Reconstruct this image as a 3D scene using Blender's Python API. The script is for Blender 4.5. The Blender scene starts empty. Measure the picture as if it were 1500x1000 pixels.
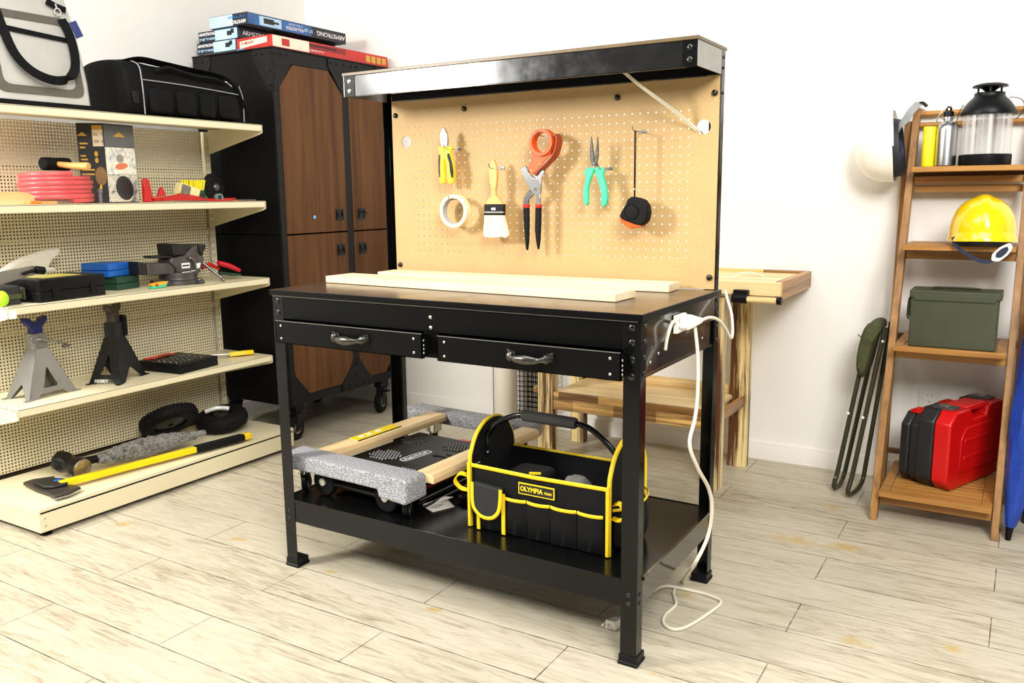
import bpy, bmesh, math, random
from mathutils import Vector, Matrix, noise
random.seed(7)
PI = math.pi
scn = bpy.context.scene
col = scn.collection

# ------------------------------------------------------------------ camera
FPX = 1243.536
CAM = Vector((0.719091, -1.737603, 1.114601))
YAW, PITCH, ROLL = 0.5454219, -0.1718356, -0.0106426
cy, sy, cp, sp = math.cos(YAW), math.sin(YAW), math.cos(PITCH), math.sin(PITCH)
FWD = Vector((-sy*cp, cy*cp, sp)); RGT = Vector((cy, sy, 0)); UPV = RGT.cross(FWD)
cr, sr = math.cos(ROLL), math.sin(ROLL)
RGT, UPV = cr*RGT + sr*UPV, -sr*RGT + cr*UPV
cam_data = bpy.data.cameras.new('camera')
cam = bpy.data.objects.new('camera', cam_data); col.objects.link(cam)
cam_data.sensor_width = 36.0; cam_data.lens = 36.0*FPX/1500.0; cam_data.clip_start = .05
mw = Matrix((RGT, UPV, -FWD)).transposed().to_4x4(); mw.translation = CAM
cam.matrix_world = mw
scn.camera = cam

# ------------------------------------------------------------------ light and exposure
vs = scn.view_settings
scn.display_settings.display_device = 'sRGB'
vs.view_transform = 'Standard'; vs.look = 'None'; vs.gamma = 1.0; vs.use_curve_mapping = False
vs.exposure = 0.19
world = bpy.data.worlds.new('room_light'); scn.world = world; world.use_nodes = True
world.node_tree.nodes['Background'].inputs[0].default_value = (1.0, 0.985, 0.96, 1)
world.node_tree.nodes['Background'].inputs[1].default_value = 0.22
def area(name, loc, target, sx, sy_, power, color=(1, 1, 1)):
    d = bpy.data.lights.new(name, 'AREA'); d.shape = 'RECTANGLE'; d.size = sx; d.size_y = sy_
    d.energy = power; d.color = color
    o = bpy.data.objects.new(name, d); col.objects.link(o); o.location = loc
    o.rotation_euler = (Vector(target)-Vector(loc)).to_track_quat('-Z', 'Y').to_euler()
    return o
area('softbox_lamp', (-2.32, -1.75, 1.98), (0.0, 0.6, 1.0), 0.54, 0.5, 82, (1, .975, .93))
area('overhead_fill_light', (0.9, -0.6, 2.75), (0.9, -0.4, 0), 1.8, 1.4, 44, (1, .98, .955))  # added fill light overhead, out of view
area('overhead_fill_light', (-0.9, -0.7, 2.75), (-1.2, -0.3, 0), 1.4, 1.2, 26, (1, .965, .93))  # second added overhead fill, out of view, lifts the left side
area('front_fill_light', (1.9, -2.2, 2.75), (0.6, 1.7, 0.9), 1.3, 1.0, 125, (1, .985, .965))  # unseen fill added to brighten the back wall from the front

# ------------------------------------------------------------------ helpers
def ray(u, v):
    return RGT*((u-750)/FPX) + UPV*(-(v-500)/FPX) + FWD
def PX(u, v, x):
    d = ray(u, v); return CAM + d*((x-CAM.x)/d.x)
def PY(u, v, y):
    d = ray(u, v); return CAM + d*((y-CAM.y)/d.y)
def PZ(u, v, z):
    d = ray(u, v); return CAM + d*((z-CAM.z)/d.z)

def lin(c):
    out = []
    for x in c[:3]:
        x = x/255.0
        out.append(x/12.92 if x <= .04045 else ((x+.055)/1.055)**2.4)
    return (*out, 1)
MATS = {}
def nt(name):
    m = bpy.data.materials.new(name); m.use_nodes = True
    t = m.node_tree; b = t.nodes['Principled BSDF']; return m, t, b
def coords(t, scale=(1, 1, 1), kind='Object', rot=(0, 0, 0), loc=(0, 0, 0)):
    tc = t.nodes.new('ShaderNodeTexCoord'); mp = t.nodes.new('ShaderNodeMapping')
    mp.inputs['Scale'].default_value = scale; mp.inputs['Rotation'].default_value = rot; mp.inputs['Location'].default_value = loc
    t.links.new(tc.outputs[kind], mp.inputs[0]); return mp.outputs[0]
def noise_n(t, vec, scale, detail=4, rough=.55, dist=0):
    n = t.nodes.new('ShaderNodeTexNoise'); n.inputs['Scale'].default_value = scale
    n.inputs['Detail'].default_value = detail; n.inputs['Roughness'].default_value = rough; n.inputs['Distortion'].default_value = dist
    t.links.new(vec, n.inputs['Vector']); return n.outputs['Fac']
def ramp(t, fac, stops):
    r = t.nodes.new('ShaderNodeValToRGB'); e = r.color_ramp.elements
    while len(e) < len(stops): e.new(.5)
    for i, (p, c) in enumerate(stops): e[i].position = p; e[i].color = c
    t.links.new(fac, r.inputs[0]); return r.outputs[0]
def mixc(t, fac, a, b, mode='MIX'):
    m = t.nodes.new('ShaderNodeMix'); m.data_type = 'RGBA'; m.blend_type = mode
    for s, v in ((m.inputs[0], fac), (m.inputs[6], a), (m.inputs[7], b)):
        if hasattr(v, 'is_linked') or isinstance(v, bpy.types.NodeSocket): t.links.new(v, s)
        else: s.default_value = v
    return m.outputs[2]
def math_n(t, op, a, b=None, clamp=False):
    m = t.nodes.new('ShaderNodeMath'); m.operation = op; m.use_clamp = clamp
    for s, v in ((m.inputs[0], a), (m.inputs[1], b)):
        if v is None: continue
        if isinstance(v, bpy.types.NodeSocket): t.links.new(v, s)
        else: s.default_value = v
    return m.outputs[0]
def bump(t, b, h, strength=.3, dist=.002):
    n = t.nodes.new('ShaderNodeBump'); n.inputs['Strength'].default_value = strength; n.inputs['Distance'].default_value = dist
    t.links.new(h, n.inputs['Height']); t.links.new(n.outputs[0], b.inputs['Normal'])
def M(name, c, rough=.5, metal=0.0, var=.06, nscale=30, bmp=0.0, bscale=200, coat=0.0, spec=.5):
    if name in MATS: return MATS[name]
    m, t, b = nt(name); c = lin(c)
    v = coords(t); n = noise_n(t, v, nscale)
    lo = tuple(x*(1-var) for x in c[:3]) + (1,); hi = tuple(min(1, x*(1+var)) for x in c[:3]) + (1,)
    t.links.new(ramp(t, n, [(.3, lo), (.7, hi)]), b.inputs['Base Color'])
    b.inputs['Roughness'].default_value = rough; b.inputs['Metallic'].default_value = metal
    b.inputs['Coat Weight'].default_value = coat; b.inputs['Specular IOR Level'].default_value = spec
    if bmp: bump(t, b, noise_n(t, v, bscale, 3), bmp)
    MATS[name] = m; return m
def WOOD(name, c1, c2, axis=0, rough=.5, scale=1.0, knots=.0, contrast=(.35, .68), blocks=None):
    if name in MATS: return MATS[name]
    m, t, b = nt(name); s = [28*scale]*3; s[axis] = 1.6*scale
    v = coords(t, tuple(s)); n = noise_n(t, v, 1.0, 6, .62, .6)
    s2 = [120*scale]*3; s2[axis] = 3*scale
    n2 = noise_n(t, coords(t, tuple(s2)), 1.0, 3, .6)
    f = math_n(t, 'ADD', math_n(t, 'MULTIPLY', n, .72), math_n(t, 'MULTIPLY', n2, .28))
    c = ramp(t, f, [(contrast[0], lin(c2)), (contrast[1], lin(c1))])
    if knots:
        s3 = [9*scale]*3; s3[axis] = 3.2*scale
        k = t.nodes.new('ShaderNodeTexVoronoi'); k.inputs['Scale'].default_value = 1
        t.links.new(coords(t, tuple(s3)), k.inputs['Vector'])
        kf = ramp(t, k.outputs['Distance'], [(.02, (1, 1, 1, 1)), (.16, (0, 0, 0, 1))])
        c = mixc(t, math_n(t, 'MULTIPLY', kf, knots), c, lin(tuple(x*.62 for x in c2)))
    if blocks:
        s4 = [.6]*3; s4[axis] = 7.0
        w = t.nodes.new('ShaderNodeTexWhiteNoise'); w.noise_dimensions = '1D'
        vv = coords(t); sx = t.nodes.new('ShaderNodeSeparateXYZ'); t.links.new(vv, sx.inputs[0])
        cell = math_n(t, 'FLOOR', math_n(t, 'ADD', math_n(t, 'MULTIPLY', sx.outputs[axis], blocks), math_n(t, 'MULTIPLY', math_n(t, 'FLOOR', math_n(t, 'MULTIPLY', sx.outputs[2], 22)), 3.37)))
        t.links.new(cell, w.inputs['W'])
        bf = ramp(t, w.outputs['Value'], [(.35, (.28, .20, .13, 1)), (.62, (1, 1, 1, 1))])
        c = mixc(t, .92, c, bf, 'MULTIPLY')
    t.links.new(c, b.inputs['Base Color']); b.inputs['Roughness'].default_value = rough
    bump(t, b, f, .15, .001)
    MATS[name] = m; return m

def smooth_pts(pts, n=6):
    pts = [Vector(p) for p in pts]; out = []
    for i in range(len(pts)-1):
        p0 = pts[max(i-1, 0)]; p1 = pts[i]; p2 = pts[i+1]; p3 = pts[min(i+2, len(pts)-1)]
        for k in range(n):
            s = k/n
            out.append(.5*((2*p1)+(-p0+p2)*s+(2*p0-5*p1+4*p2-p3)*s*s+(-p0+3*p1-3*p2+p3)*s**3))
    out.append(pts[-1]); return out

class MB:
    def __init__(s): s.v = []; s.f = []; s.m = []; s.mi = 0
    def add(s, vs_, fs):
        o = len(s.v); s.v += [Vector(v) for v in vs_]
        s.f += [tuple(i+o for i in f) for f in fs]; s.m += [s.mi]*len(fs); return s
    def mat(s, i): s.mi = i; return s
    def box(s, x0, x1, y0, y1, z0, z1):
        return s.add([(x, y, z) for z in (z0, z1) for y in (y0, y1) for x in (x0, x1)],
                     [(0, 2, 3, 1), (4, 5, 7, 6), (0, 1, 5, 4), (2, 6, 7, 3), (0, 4, 6, 2), (1, 3, 7, 5)])
    def cbox(s, c, sx, sy_, sz, mtx=None):
        n0 = len(s.v); s.box(-sx/2, sx/2, -sy_/2, sy_/2, -sz/2, sz/2)
        for i in range(n0, len(s.v)):
            s.v[i] = (mtx @ s.v[i] if mtx else s.v[i]) + Vector(c)
        return s
    def prism(s, pts, off):
        """closed 3D polygon swept by the vector off"""
        n = len(pts); off = Vector(off); a = [Vector(p) for p in pts]
        return s.add(a+[p+off for p in a], [tuple(range(n))[::-1], tuple(range(n, 2*n))] + [(i, (i+1) % n, (i+1) % n+n, i+n) for i in range(n)])
    def loft(s, rings, caps=True, closed=True):
        n = len(rings[0]); o = []
        for r in rings: o += r
        fs = []
        for k in range(len(rings)-1):
            for i in range(n if closed else n-1):
                j = (i+1) % n; fs.append((k*n+i, k*n+j, (k+1)*n+j, (k+1)*n+i))
        if caps: fs.append(tuple(range(n))[::-1]); fs.append(tuple(range((len(rings)-1)*n, len(rings)*n)))
        return s.add(o, fs)
    def tube(s, pts, r, n=10, caps=True, flat=None, up=None):
        pts = [Vector(p) for p in pts]; R = r if isinstance(r, (list, tuple)) else [r]*len(pts)
        rings = []; prev = None
        for i, p in enumerate(pts):
            d = (pts[min(i+1, len(pts)-1)]-pts[max(i-1, 0)])
            if d.length < 1e-9: d = Vector((0, 0, 1))
            d.normalize()
            if prev is None:
                a = Vector(up) if up else (Vector((0, 0, 1)) if abs(d.z) < .9 else Vector((1, 0, 0)))
            else: a = prev
            a = (a-d*a.dot(d))
            if a.length < 1e-6: a = d.orthogonal()
            a.normalize(); prev = a; b = d.cross(a)
            f = flat or 1
            rings.append([p + a*(math.cos(2*PI*k/n)*R[i]) + b*(math.sin(2*PI*k/n)*R[i]*f) for k in range(n)])
        return s.loft(rings, caps)
    def ribbon(s, pts, w, th, side):
        """flat strap: width w along 'side', thickness th"""
        pts = [Vector(p) for p in pts]; side = Vector(side).normalized(); rings = []
        W = w if isinstance(w, (list, tuple)) else [w]*len(pts)
        for i, p in enumerate(pts):
            d = (pts[min(i+1, len(pts)-1)]-pts[max(i-1, 0)]).normalized()
            sd = side-d*side.dot(d); sd.normalize(); nn = d.cross(sd)
            rings.append([p+sd*W[i]/2+nn*th/2, p-sd*W[i]/2+nn*th/2, p-sd*W[i]/2-nn*th/2, p+sd*W[i]/2-nn*th/2])
        return s.loft(rings)
    def cyl(s, p0, p1, r0, r1=None, n=20):
        return s.tube([p0, p1], [r0, r0 if r1 is None else r1], n)
    def lathe(s, prof, c=(0, 0, 0), ax=(0, 0, 1), n=32):
        ax = Vector(ax).normalized(); a = ax.orthogonal().normalized(); b = ax.cross(a); c = Vector(c)
        rings = [[c+ax*h+(a*math.cos(2*PI*k/n)+b*math.sin(2*PI*k/n))*max(r, 1e-5) for k in range(n)] for r, h in prof]
        return s.loft(rings)
    def ring(s, c, ax, ro, ri, w, n=36):
        """tube wall of length w centred on c"""
        return s.lathe2([(ro, -w/2), (ro, w/2), (ri, w/2), (ri, -w/2)], c, ax, n)
    def lathe2(s, prof, c, ax, n=36):
        ax = Vector(ax).normalized(); a = ax.orthogonal().normalized(); b = ax.cross(a); c = Vector(c)
        rings = [[c+ax*h+(a*math.cos(2*PI*k/n)+b*math.sin(2*PI*k/n))*r for k in range(n)] for r, h in prof]
        return s.loft(rings+[rings[0]], caps=False)
    def ball(s, c, r, n=16, m=10, sc=(1, 1, 1)):
        c = Vector(c); rings = []
        for i in range(m+1):
            t_ = PI*i/m; rr = max(math.sin(t_)*r, 1e-5)
            rings.append([c+Vector((math.cos(2*PI*k/n)*rr*sc[0], math.sin(2*PI*k/n)*rr*sc[1], -math.cos(t_)*r*sc[2])) for k in range(n)])
        return s.loft(rings)
    def rbox(s, x0, x1, y0, y1, z0, z1, r, axis=2, n=4):
        """box with rounded vertical edges along an axis"""
        U = {2: (x0, x1, y0, y1, z0, z1), 1: (x0, x1, z0, z1, y0, y1), 0: (y0, y1, z0, z1, x0, x1)}[axis]
        a0, a1, b0, b1, c0, c1 = U; ps = []
        for (ca, cb, st) in ((a1-r, b1-r, 0), (a0+r, b1-r, 90), (a0+r, b0+r, 180), (a1-r, b0+r, 270)):
            for k in range(n+1):
                an = math.radians(st+90*k/n); ps.append((ca+r*math.cos(an), cb+r*math.sin(an)))
        mk = {2: lambda a, b, c: (a, b, c), 1: lambda a, b, c: (a, c, b), 0: lambda a, b, c: (c, a, b)}[axis]
        return s.loft([[Vector(mk(a, b, c)) for a, b in ps] for c in (c0, c1)])
    def xf(s, m, start=0):
        for i in range(start, len(s.v)): s.v[i] = m @ s.v[i]
        return s

ROOT = {}
def origin(o):
    while o is not None:
        if o.name in ROOT: return ROOT[o.name]
        o = o.parent
    return None
def build(name, mb, mats, parent=None, bev=0, seg=2, sub=0, ang=38, w=True, recalc=True, label=None, loc=None, kind=None):
    """w=True: vertices given in world space; they are moved into the root thing's frame"""
    mats = mats if isinstance(mats, (list, tuple)) else [mats]
    me = bpy.data.meshes.new(name)
    vv = mb.v
    mt = origin(parent)
    if loc is not None and parent is None: mt = Matrix.Translation(loc)
    if w and mt is not None:
        inv = mt.inverted(); vv = [inv @ v for v in vv]
    me.from_pydata([tuple(v) for v in vv], [], mb.f)
    for m in mats: me.materials.append(m)
    me.polygons.foreach_set('material_index', mb.m)
    if recalc:
        b = bmesh.new(); b.from_mesh(me); bmesh.ops.recalc_face_normals(b, faces=b.faces); b.to_mesh(me); b.free()
    me.polygons.foreach_set('use_smooth', [True]*len(me.polygons))
    me.set_sharp_from_angle(angle=math.radians(ang))
    me.update()
    o = bpy.data.objects.new(name, me); col.objects.link(o)
    if parent is not None: o.parent = parent
    elif loc is not None: o.location = loc; ROOT[o.name] = Matrix.Translation(loc)
    if bev:
        md = o.modifiers.new('bevel', 'BEVEL'); md.width = bev; md.segments = seg; md.limit_method = 'ANGLE'; md.angle_limit = math.radians(40)
    if sub:
        md = o.modifiers.new('subsurf', 'SUBSURF'); md.levels = sub; md.render_levels = sub
    if label: o['label'] = label
    if kind: o['kind'] = kind
    return o
def thing(name, label, cat, loc=(0, 0, 0), rz=0, group=None):
    o = bpy.data.objects.new(name, None); col.objects.link(o); o.empty_display_size = .05
    o.location = loc; o.rotation_euler = (0, 0, rz)
    ROOT[o.name] = Matrix.Translation(loc) @ Matrix.Rotation(rz, 4, 'Z')
    tag(o, label, cat, group); return o
def tag(o, label, cat, group=None, kind=None):
    o['label'] = label; o['category'] = cat
    if group: o['group'] = group
    if kind: o['kind'] = kind
    return o
def struct(name, mb, mats, **k):
    return build(name, mb, mats, kind='structure', **k)
def link_copy(src, parent=None, loc=None):
    o = src.copy(); col.objects.link(o)
    if parent is not None: o.parent = parent
    if loc is not None: o.location = loc
    return o
def frame(o, x, y):
    x = Vector(x).normalized(); y = Vector(y); y = (y-x*y.dot(x)).normalized(); z = x.cross(y)
    m = Matrix((x, y, z)).transposed().to_4x4(); m.translation = Vector(o); return m
def text(s, size, mtx, mat, parent, name='lettering', align='LEFT', ex=.0002, off=0.0, sx=1.0, shear=0):
    """flat lettering lying on a surface; mtx: world frame (x along the line, y up)"""
    c = bpy.data.curves.new('lettering', 'FONT'); c.body = s; c.size = size; c.align_x = align; c.align_y = 'CENTER'
    c.extrude = ex; c.offset = off; c.resolution_u = 3; c.shear = shear
    t = bpy.data.objects.new('tmp', c); col.objects.link(t)
    me = bpy.data.meshes.new_from_object(t); col.objects.unlink(t); bpy.data.objects.remove(t)
    me.transform(Matrix.Scale(sx, 4, (1, 0, 0))); me.transform(mtx)
    mt = origin(parent)
    if mt is not None: me.transform(mt.inverted())
    me.materials.clear(); me.materials.append(mat)
    me.name = name
    o = bpy.data.objects.new(name, me); col.objects.link(o); o.parent = parent; return o
_bolt = {}
def bolt(parent, p, n, r=.006, h=.003, mat=None, name='bolt', sides=10):
    """domed bolt head; mesh shared, placed and turned as its own part"""
    key = (r, h, mat.name, name)
    if key not in _bolt:
        mb = MB(); mb.lathe([(r, 0), (r, h*.4), (r*.8, h*.8), (r*.3, h), (0, h)], n=sides)
        me = bpy.data.meshes.new(name); me.from_pydata([tuple(v) for v in mb.v], [], mb.f); me.materials.append(mat)
        me.polygons.foreach_set('use_smooth', [True]*len(me.polygons)); _bolt[key] = me
    o = bpy.data.objects.new(name, _bolt[key]); col.objects.link(o); o.parent = parent
    mt = origin(parent); q = Vector(n).to_track_quat('Z', 'Y').to_matrix().to_4x4()
    m = Matrix.Translation(Vector(p)) @ q
    m = (mt.inverted() @ m) if mt is not None else m
    o.matrix_local = m; return o

def holed(mb, fr, x0, x1, z0, z1, cx, cz, r, n=8, th=.003):
    """rectangle with a round hole: front, back and hole wall. fr maps (a, depth, b) to world"""
    ring = [(cx+r*math.cos(2*PI*(k+.5)/n), cz+r*math.sin(2*PI*(k+.5)/n)) for k in range(n)]
    out = []
    for k in range(n):
        a = 2*PI*(k+.5)/n; dx, dz = math.cos(a), math.sin(a)
        t_ = min(((x1-cx) if dx > 0 else (x0-cx))/dx if abs(dx) > 1e-9 else 1e9, ((z1-cz) if dz > 0 else (z0-cz))/dz if abs(dz) > 1e-9 else 1e9)
        out.append((cx+dx*t_, cz+dz*t_))
    for d in (0, th):
        o = len(mb.v)
        vs_ = [fr(a, d, b) for a, b in ring]+[fr(a, d, b) for a, b in out]+[fr(x1, d, z1), fr(x0, d, z1), fr(x0, d, z0), fr(x1, d, z0)]
        fs = []
        for k in range(n):
            j = (k+1) % n; (a0, b0), (a1, b1) = out[k], out[j]
            onv = lambda a, b: (abs(a-x0) < 1e-7, abs(a-x1) < 1e-7, abs(b-z0) < 1e-7, abs(b-z1) < 1e-7)
            s0, s1 = onv(a0, b0), onv(a1, b1)
            if any(p and q for p, q in zip(s0, s1)): fs.append((k, n+k, n+j, j))
            else:
                hx = x1 if (s0[1] or s1[1]) else x0; hz = z1 if (s0[3] or s1[3]) else z0
                ci = {(x1, z1): 0, (x0, z1): 1, (x0, z0): 2, (x1, z0): 3}[(hx, hz)]
                fs.append((k, n+k, 2*n+ci, n+j, j))
        mb.add(vs_, fs)
        if d == 0: i0 = o
        else: i1 = o
    for k in range(n):
        j = (k+1) % n; mb.f.append((i0+k, i0+j, i1+j, i1+k)); mb.m.append(mb.mi)

# ------------------------------------------------------------------ materials
blk = M('black_powder_coat', (9, 9, 9), .3, 0, .15, 8, .05, 500, spec=.16)
blkg = M('gloss_black_steel', (12, 12, 12), .15, .05, .2, 5, spec=.32)
blkt = M('textured_black', (11, 11, 11), .5, 0, .2, 20, .5, 260, spec=.15)
blkp = M('black_plastic', (13, 13, 14), .4, 0, .12, 30, .1, 300, spec=.22)
rub = M('black_rubber', (13, 13, 13), .7, 0, .2, 60, .4, 200, spec=.2)
nyl = M('black_nylon', (12, 12, 13), .72, 0, .25, 40, .5, 700, spec=.15)
chrome = M('polished_steel', (205, 205, 205), .2, 1, .05)
steel = M('brushed_steel', (150, 148, 145), .34, 1, .12, 40, .1, 100)
dsteel = M('dark_cast_iron', (92, 89, 86), .38, .6, .2, 25, .3, 150)
pewter = M('pewter_handle', (88, 86, 80), .28, .9, .35, 90)
boltm = M('bolt_black_steel', (70, 68, 66), .22, .9, .2)
zinc = M('zinc_screw', (210, 208, 200), .25, .9, .1)
cream = M('cream_enamel', (233, 222, 186), .35, 0, .02, 4)
white = M('white_plastic', (238, 234, 222), .4, 0, .02)
whitec = M('white_cord', (226, 218, 196), .45, 0, .02)
yel = M('yellow_plastic', (250, 212, 8), .35, 0, .03)
yelt = M('yellow_trim', (246, 208, 24), .6, 0, .08, 80, .3, 400)
red = M('red_plastic', (190, 12, 10), .32, 0, .06)
oran = M('orange_plastic', (222, 84, 14), .4, 0, .05)
orand = M('orange_dark', (160, 54, 12), .4, 0, .08)
teal = M('teal_grip', (66, 205, 150), .42, 0, .05)
blue = M('blue_plastic', (20, 98, 190), .45, 0, .05)
green = M('dark_green_plastic', (24, 64, 46), .45, 0, .1)
navy = M('navy_fabric', (30, 38, 62), .7, 0, .1)
olive = M('olive_canvas', (70, 74, 40), .85, 0, .15, 60, .5, 500)
olivem = M('olive_painted_tube', (56, 54, 36), .35, .2, .1)
ammo = M('olive_drab_paint', (62, 67, 46), .5, 0, .07, 14, .15, 300)
wtext = M('white_print', (240, 240, 240), .5, 0, 0)
gold = M('gold_print', (205, 160, 60), .45, 0, .05)
grayp = M('grey_print', (120, 120, 118), .5, 0, .05)
blackp = M('black_print', (16, 18, 24), .4, 0, .1)
pine = WOOD('pine', (250, 234, 198), (232, 200, 146), 0, .5, .55, .35, (.3, .62))
pinep = WOOD('pale_pine', (236, 218, 182), (212, 182, 134), 0, .5, .5, .55, (.25, .6))
hard_y = WOOD('dolly_wood', (246, 222, 170), (222, 182, 124), 1, .45, .8, .2)
teak_x = WOOD('teak_across', (198, 144, 70), (146, 96, 40), 0, .45, 1.0)
teak_z = WOOD('teak_upright', (180, 132, 70), (128, 86, 38), 2, .5, 1.0)
walnut = WOOD('walnut_panel', (118, 78, 42), (64, 37, 17), 2, .55, .55, 0, (.3, .72)); walnut.node_tree.nodes['Principled BSDF'].inputs['Specular IOR Level'].default_value = .2
acac_z = WOOD('acacia_upright', (246, 220, 156), (92, 54, 22), 2, .42, .46, .5, (.44, .52))
acac_x = WOOD('acacia_rail', (240, 192, 116), (84, 46, 16), 0, .42, .5, .8, (.42, .56), 5.5)
acac_t = WOOD('acacia_light', (246, 222, 166), (206, 160, 92), 0, .42, .5, .6, (.28, .55))
acac_y = WOOD('acacia_end', (196, 146, 88), (88, 54, 26), 1, .42, .6, .6, (.40, .58))
grain = WOOD('handle_wood', (230, 186, 110), (200, 148, 76), 0, .4, 1.5)

# floor: pale weathered planks
m, t, b = nt('pale_plank_floor')
v = coords(t)
mp = t.nodes.new('ShaderNodeMapping'); mp.inputs['Location'].default_value = (-.265+9, -.18+.172*40, 0); t.links.new(v, mp.inputs[0])
br = t.nodes.new('ShaderNodeTexBrick'); t.links.new(mp.outputs[0], br.inputs['Vector'])
br.offset = .5; br.offset_frequency = 2; br.squash = 1
br.inputs['Scale'].default_value = 1; br.inputs['Brick Width'].default_value = .9; br.inputs['Row Height'].default_value = .172
br.inputs['Mortar Size'].default_value = .0017; br.inputs['Mortar Smooth'].default_value = .3; br.inputs['Bias'].default_value = 0
br.inputs['Color1'].default_value = (1, 1, 1, 1); br.inputs['Color2'].default_value = (.86, .86, .86, 1); br.inputs['Mortar'].default_value = (.5, .5, .5, 1)
n1 = noise_n(t, coords(t, (5.5, 40, 1)), 1.0, 8, .7, 1.3)
n2 = noise_n(t, coords(t, (1.2, 4.5, 1)), 1.0, 4, .6, .3)
n3 = noise_n(t, coords(t, (9, 110, 1)), 1.0, 4, .7, .4)
f = math_n(t, 'ADD', math_n(t, 'MULTIPLY', n1, .5), math_n(t, 'ADD', math_n(t, 'MULTIPLY', n2, .3), math_n(t, 'MULTIPLY', n3, .2)))
c = ramp(t, f, [(.34, lin((116, 103, 78))), (.42, lin((166, 155, 131))), (.49, lin((190, 181, 158))), (.62, lin((204, 196, 175)))])
c = mixc(t, .45, c, br.outputs['Color'], 'MULTIPLY')
# fine dark scuffs
sc_ = noise_n(t, coords(t, (7, 26, 1), rot=(0, 0, .12)), 1.0, 8, .78, 1.4)
c = mixc(t, math_n(t, 'MULTIPLY', ramp(t, sc_, [(.655, (0, 0, 0, 1)), (.70, (1, 1, 1, 1))]), .55), c, lin((112, 96, 70)))
# yellow stains, each at its own spot on the floor
stm = None
warp = noise_n(t, v, 26, 4, .7)
for sx_, sy_2, r_, ry in ((-1.439, .063, .036, .02), (-1.0, .03, .022, .013), (-1.89, -.05, .05, .03), (.433, .392, .042, .026), (.646, .474, .036, .02), (-.581, -.004, .03, .016), (.051, -.004, .02, .012), (.15, .96, .09, .05), (.185, 1.321, .05, .03), (-1.55, 1.18, .05, .04), (-.02, .42, .03, .018), (.30, .98, .07, .04)):
    sp_ = t.nodes.new('ShaderNodeVectorMath'); sp_.operation = 'SUBTRACT'; t.links.new(v, sp_.inputs[0]); sp_.inputs[1].default_value = (sx_, sy_2, 0)
    s2_ = t.nodes.new('ShaderNodeVectorMath'); s2_.operation = 'MULTIPLY'; t.links.new(sp_.outputs[0], s2_.inputs[0]); s2_.inputs[1].default_value = (1/r_, 1/ry, 0)
    l_ = t.nodes.new('ShaderNodeVectorMath'); l_.operation = 'LENGTH'; t.links.new(s2_.outputs[0], l_.inputs[0])
    d_ = math_n(t, 'ADD', l_.outputs['Value'], math_n(t, 'MULTIPLY', math_n(t, 'SUBTRACT', warp, .5), 3.2))
    k_ = math_n(t, 'SUBTRACT', 1.0, d_, True)
    stm = k_ if stm is None else math_n(t, 'MAXIMUM', stm, k_)
c = mixc(t, math_n(t, 'MULTIPLY', stm, .75, True), c, lin((186, 150, 66)))
mor = math_n(t, 'MULTIPLY', br.outputs['Fac'], ramp(t, noise_n(t, v, 14, 3, .7), [(.38, (.25, .25, .25, 1)), (.6, (1, 1, 1, 1))]))
c = mixc(t, mor, c, lin((48, 38, 26)))
t.links.new(c, b.inputs['Base Color'])
c = mixc(t, math_n(t, 'MULTIPLY', ramp(t, noise_n(t, coords(t, (16, 60, 1), rot=(0, 0, -.2), loc=(3, 1, 0)), 1.0, 8, .8, 2.0), [(.63, (0, 0, 0, 1)), (.69, (1, 1, 1, 1))]), .4), c, lin((120, 104, 76)))
t.links.new(c, b.inputs['Base Color'])
t.links.new(ramp(t, f, [(.3, (.5, .5, .5, 1)), (.7, (.36, .36, .36, 1))]), b.inputs['Roughness'])
bump(t, b, math_n(t, 'SUBTRACT', f, math_n(t, 'MULTIPLY', br.outputs['Fac'], .5)), .25, .002)
floor_m = m
wall_m = M('white_wall_paint', (245, 242, 235), .85, 0, .012, 2, .06, 60)
trim_m = M('white_trim_paint', (240, 236, 228), .5, 0, .01)
# pegboard hardboard
m, t, b = nt('tan_hardboard'); v = coords(t)
c = ramp(t, noise_n(t, v, 9, 4), [(.35, lin((180, 148, 94))), (.65, lin((188, 156, 102)))])
c = mixc(t, .5, c, ramp(t, noise_n(t, v, 420, 2), [(.35, lin((170, 134, 84))), (.6, lin((204, 172, 120)))]))
t.links.new(c, b.inputs['Base Color']); b.inputs['Roughness'].default_value = .62; hard_m = m
# bench top
m, t, b = nt('dark_brown_worktop'); v = coords(t)
t.links.new(ramp(t, noise_n(t, v, 7, 5, .6), [(.3, lin((58, 44, 34))), (.7, lin((74, 57, 43)))]), b.inputs['Base Color'])
t.links.new(ramp(t, noise_n(t, v, 12, 5, .7), [(.3, (.2, .2, .2, 1)), (.7, (.28, .28, .28, 1))]), b.inputs['Roughness'])
b.inputs['Specular IOR Level'].default_value = .8; top_m = m
# scuffed gloss black front
m, t, b = nt('scuffed_gloss_black'); v = coords(t)
t.links.new(ramp(t, noise_n(t, coords(t, (3, 3, 20)), 1, 4, .6), [(.4, lin((12, 12, 12))), (.75, lin((20, 19, 18)))]), b.inputs['Base Color'])
t.links.new(ramp(t, noise_n(t, v, 9, 6, .7), [(.35, (.1, .1, .1, 1)), (.7, (.24, .24, .24, 1))]), b.inputs['Roughness'])
b.inputs['Metallic'].default_value = .0; b.inputs['Specular IOR Level'].default_value = .7; b.inputs['Coat Weight'].default_value = .7; b.inputs['Coat Roughness'].default_value = .08; scuff = m
# carpet
m, t, b = nt('grey_carpet'); v = coords(t)
t.links.new(ramp(t, noise_n(t, v, 260, 3, .8), [(.36, lin((84, 84, 88))), (.48, lin((150, 150, 154))), (.62, lin((214, 214, 216)))]), b.inputs['Base Color'])
b.inputs['Roughness'].default_value = .95; bump(t, b, noise_n(t, v, 300, 3, .8), .9, .004); carpet = m
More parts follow.
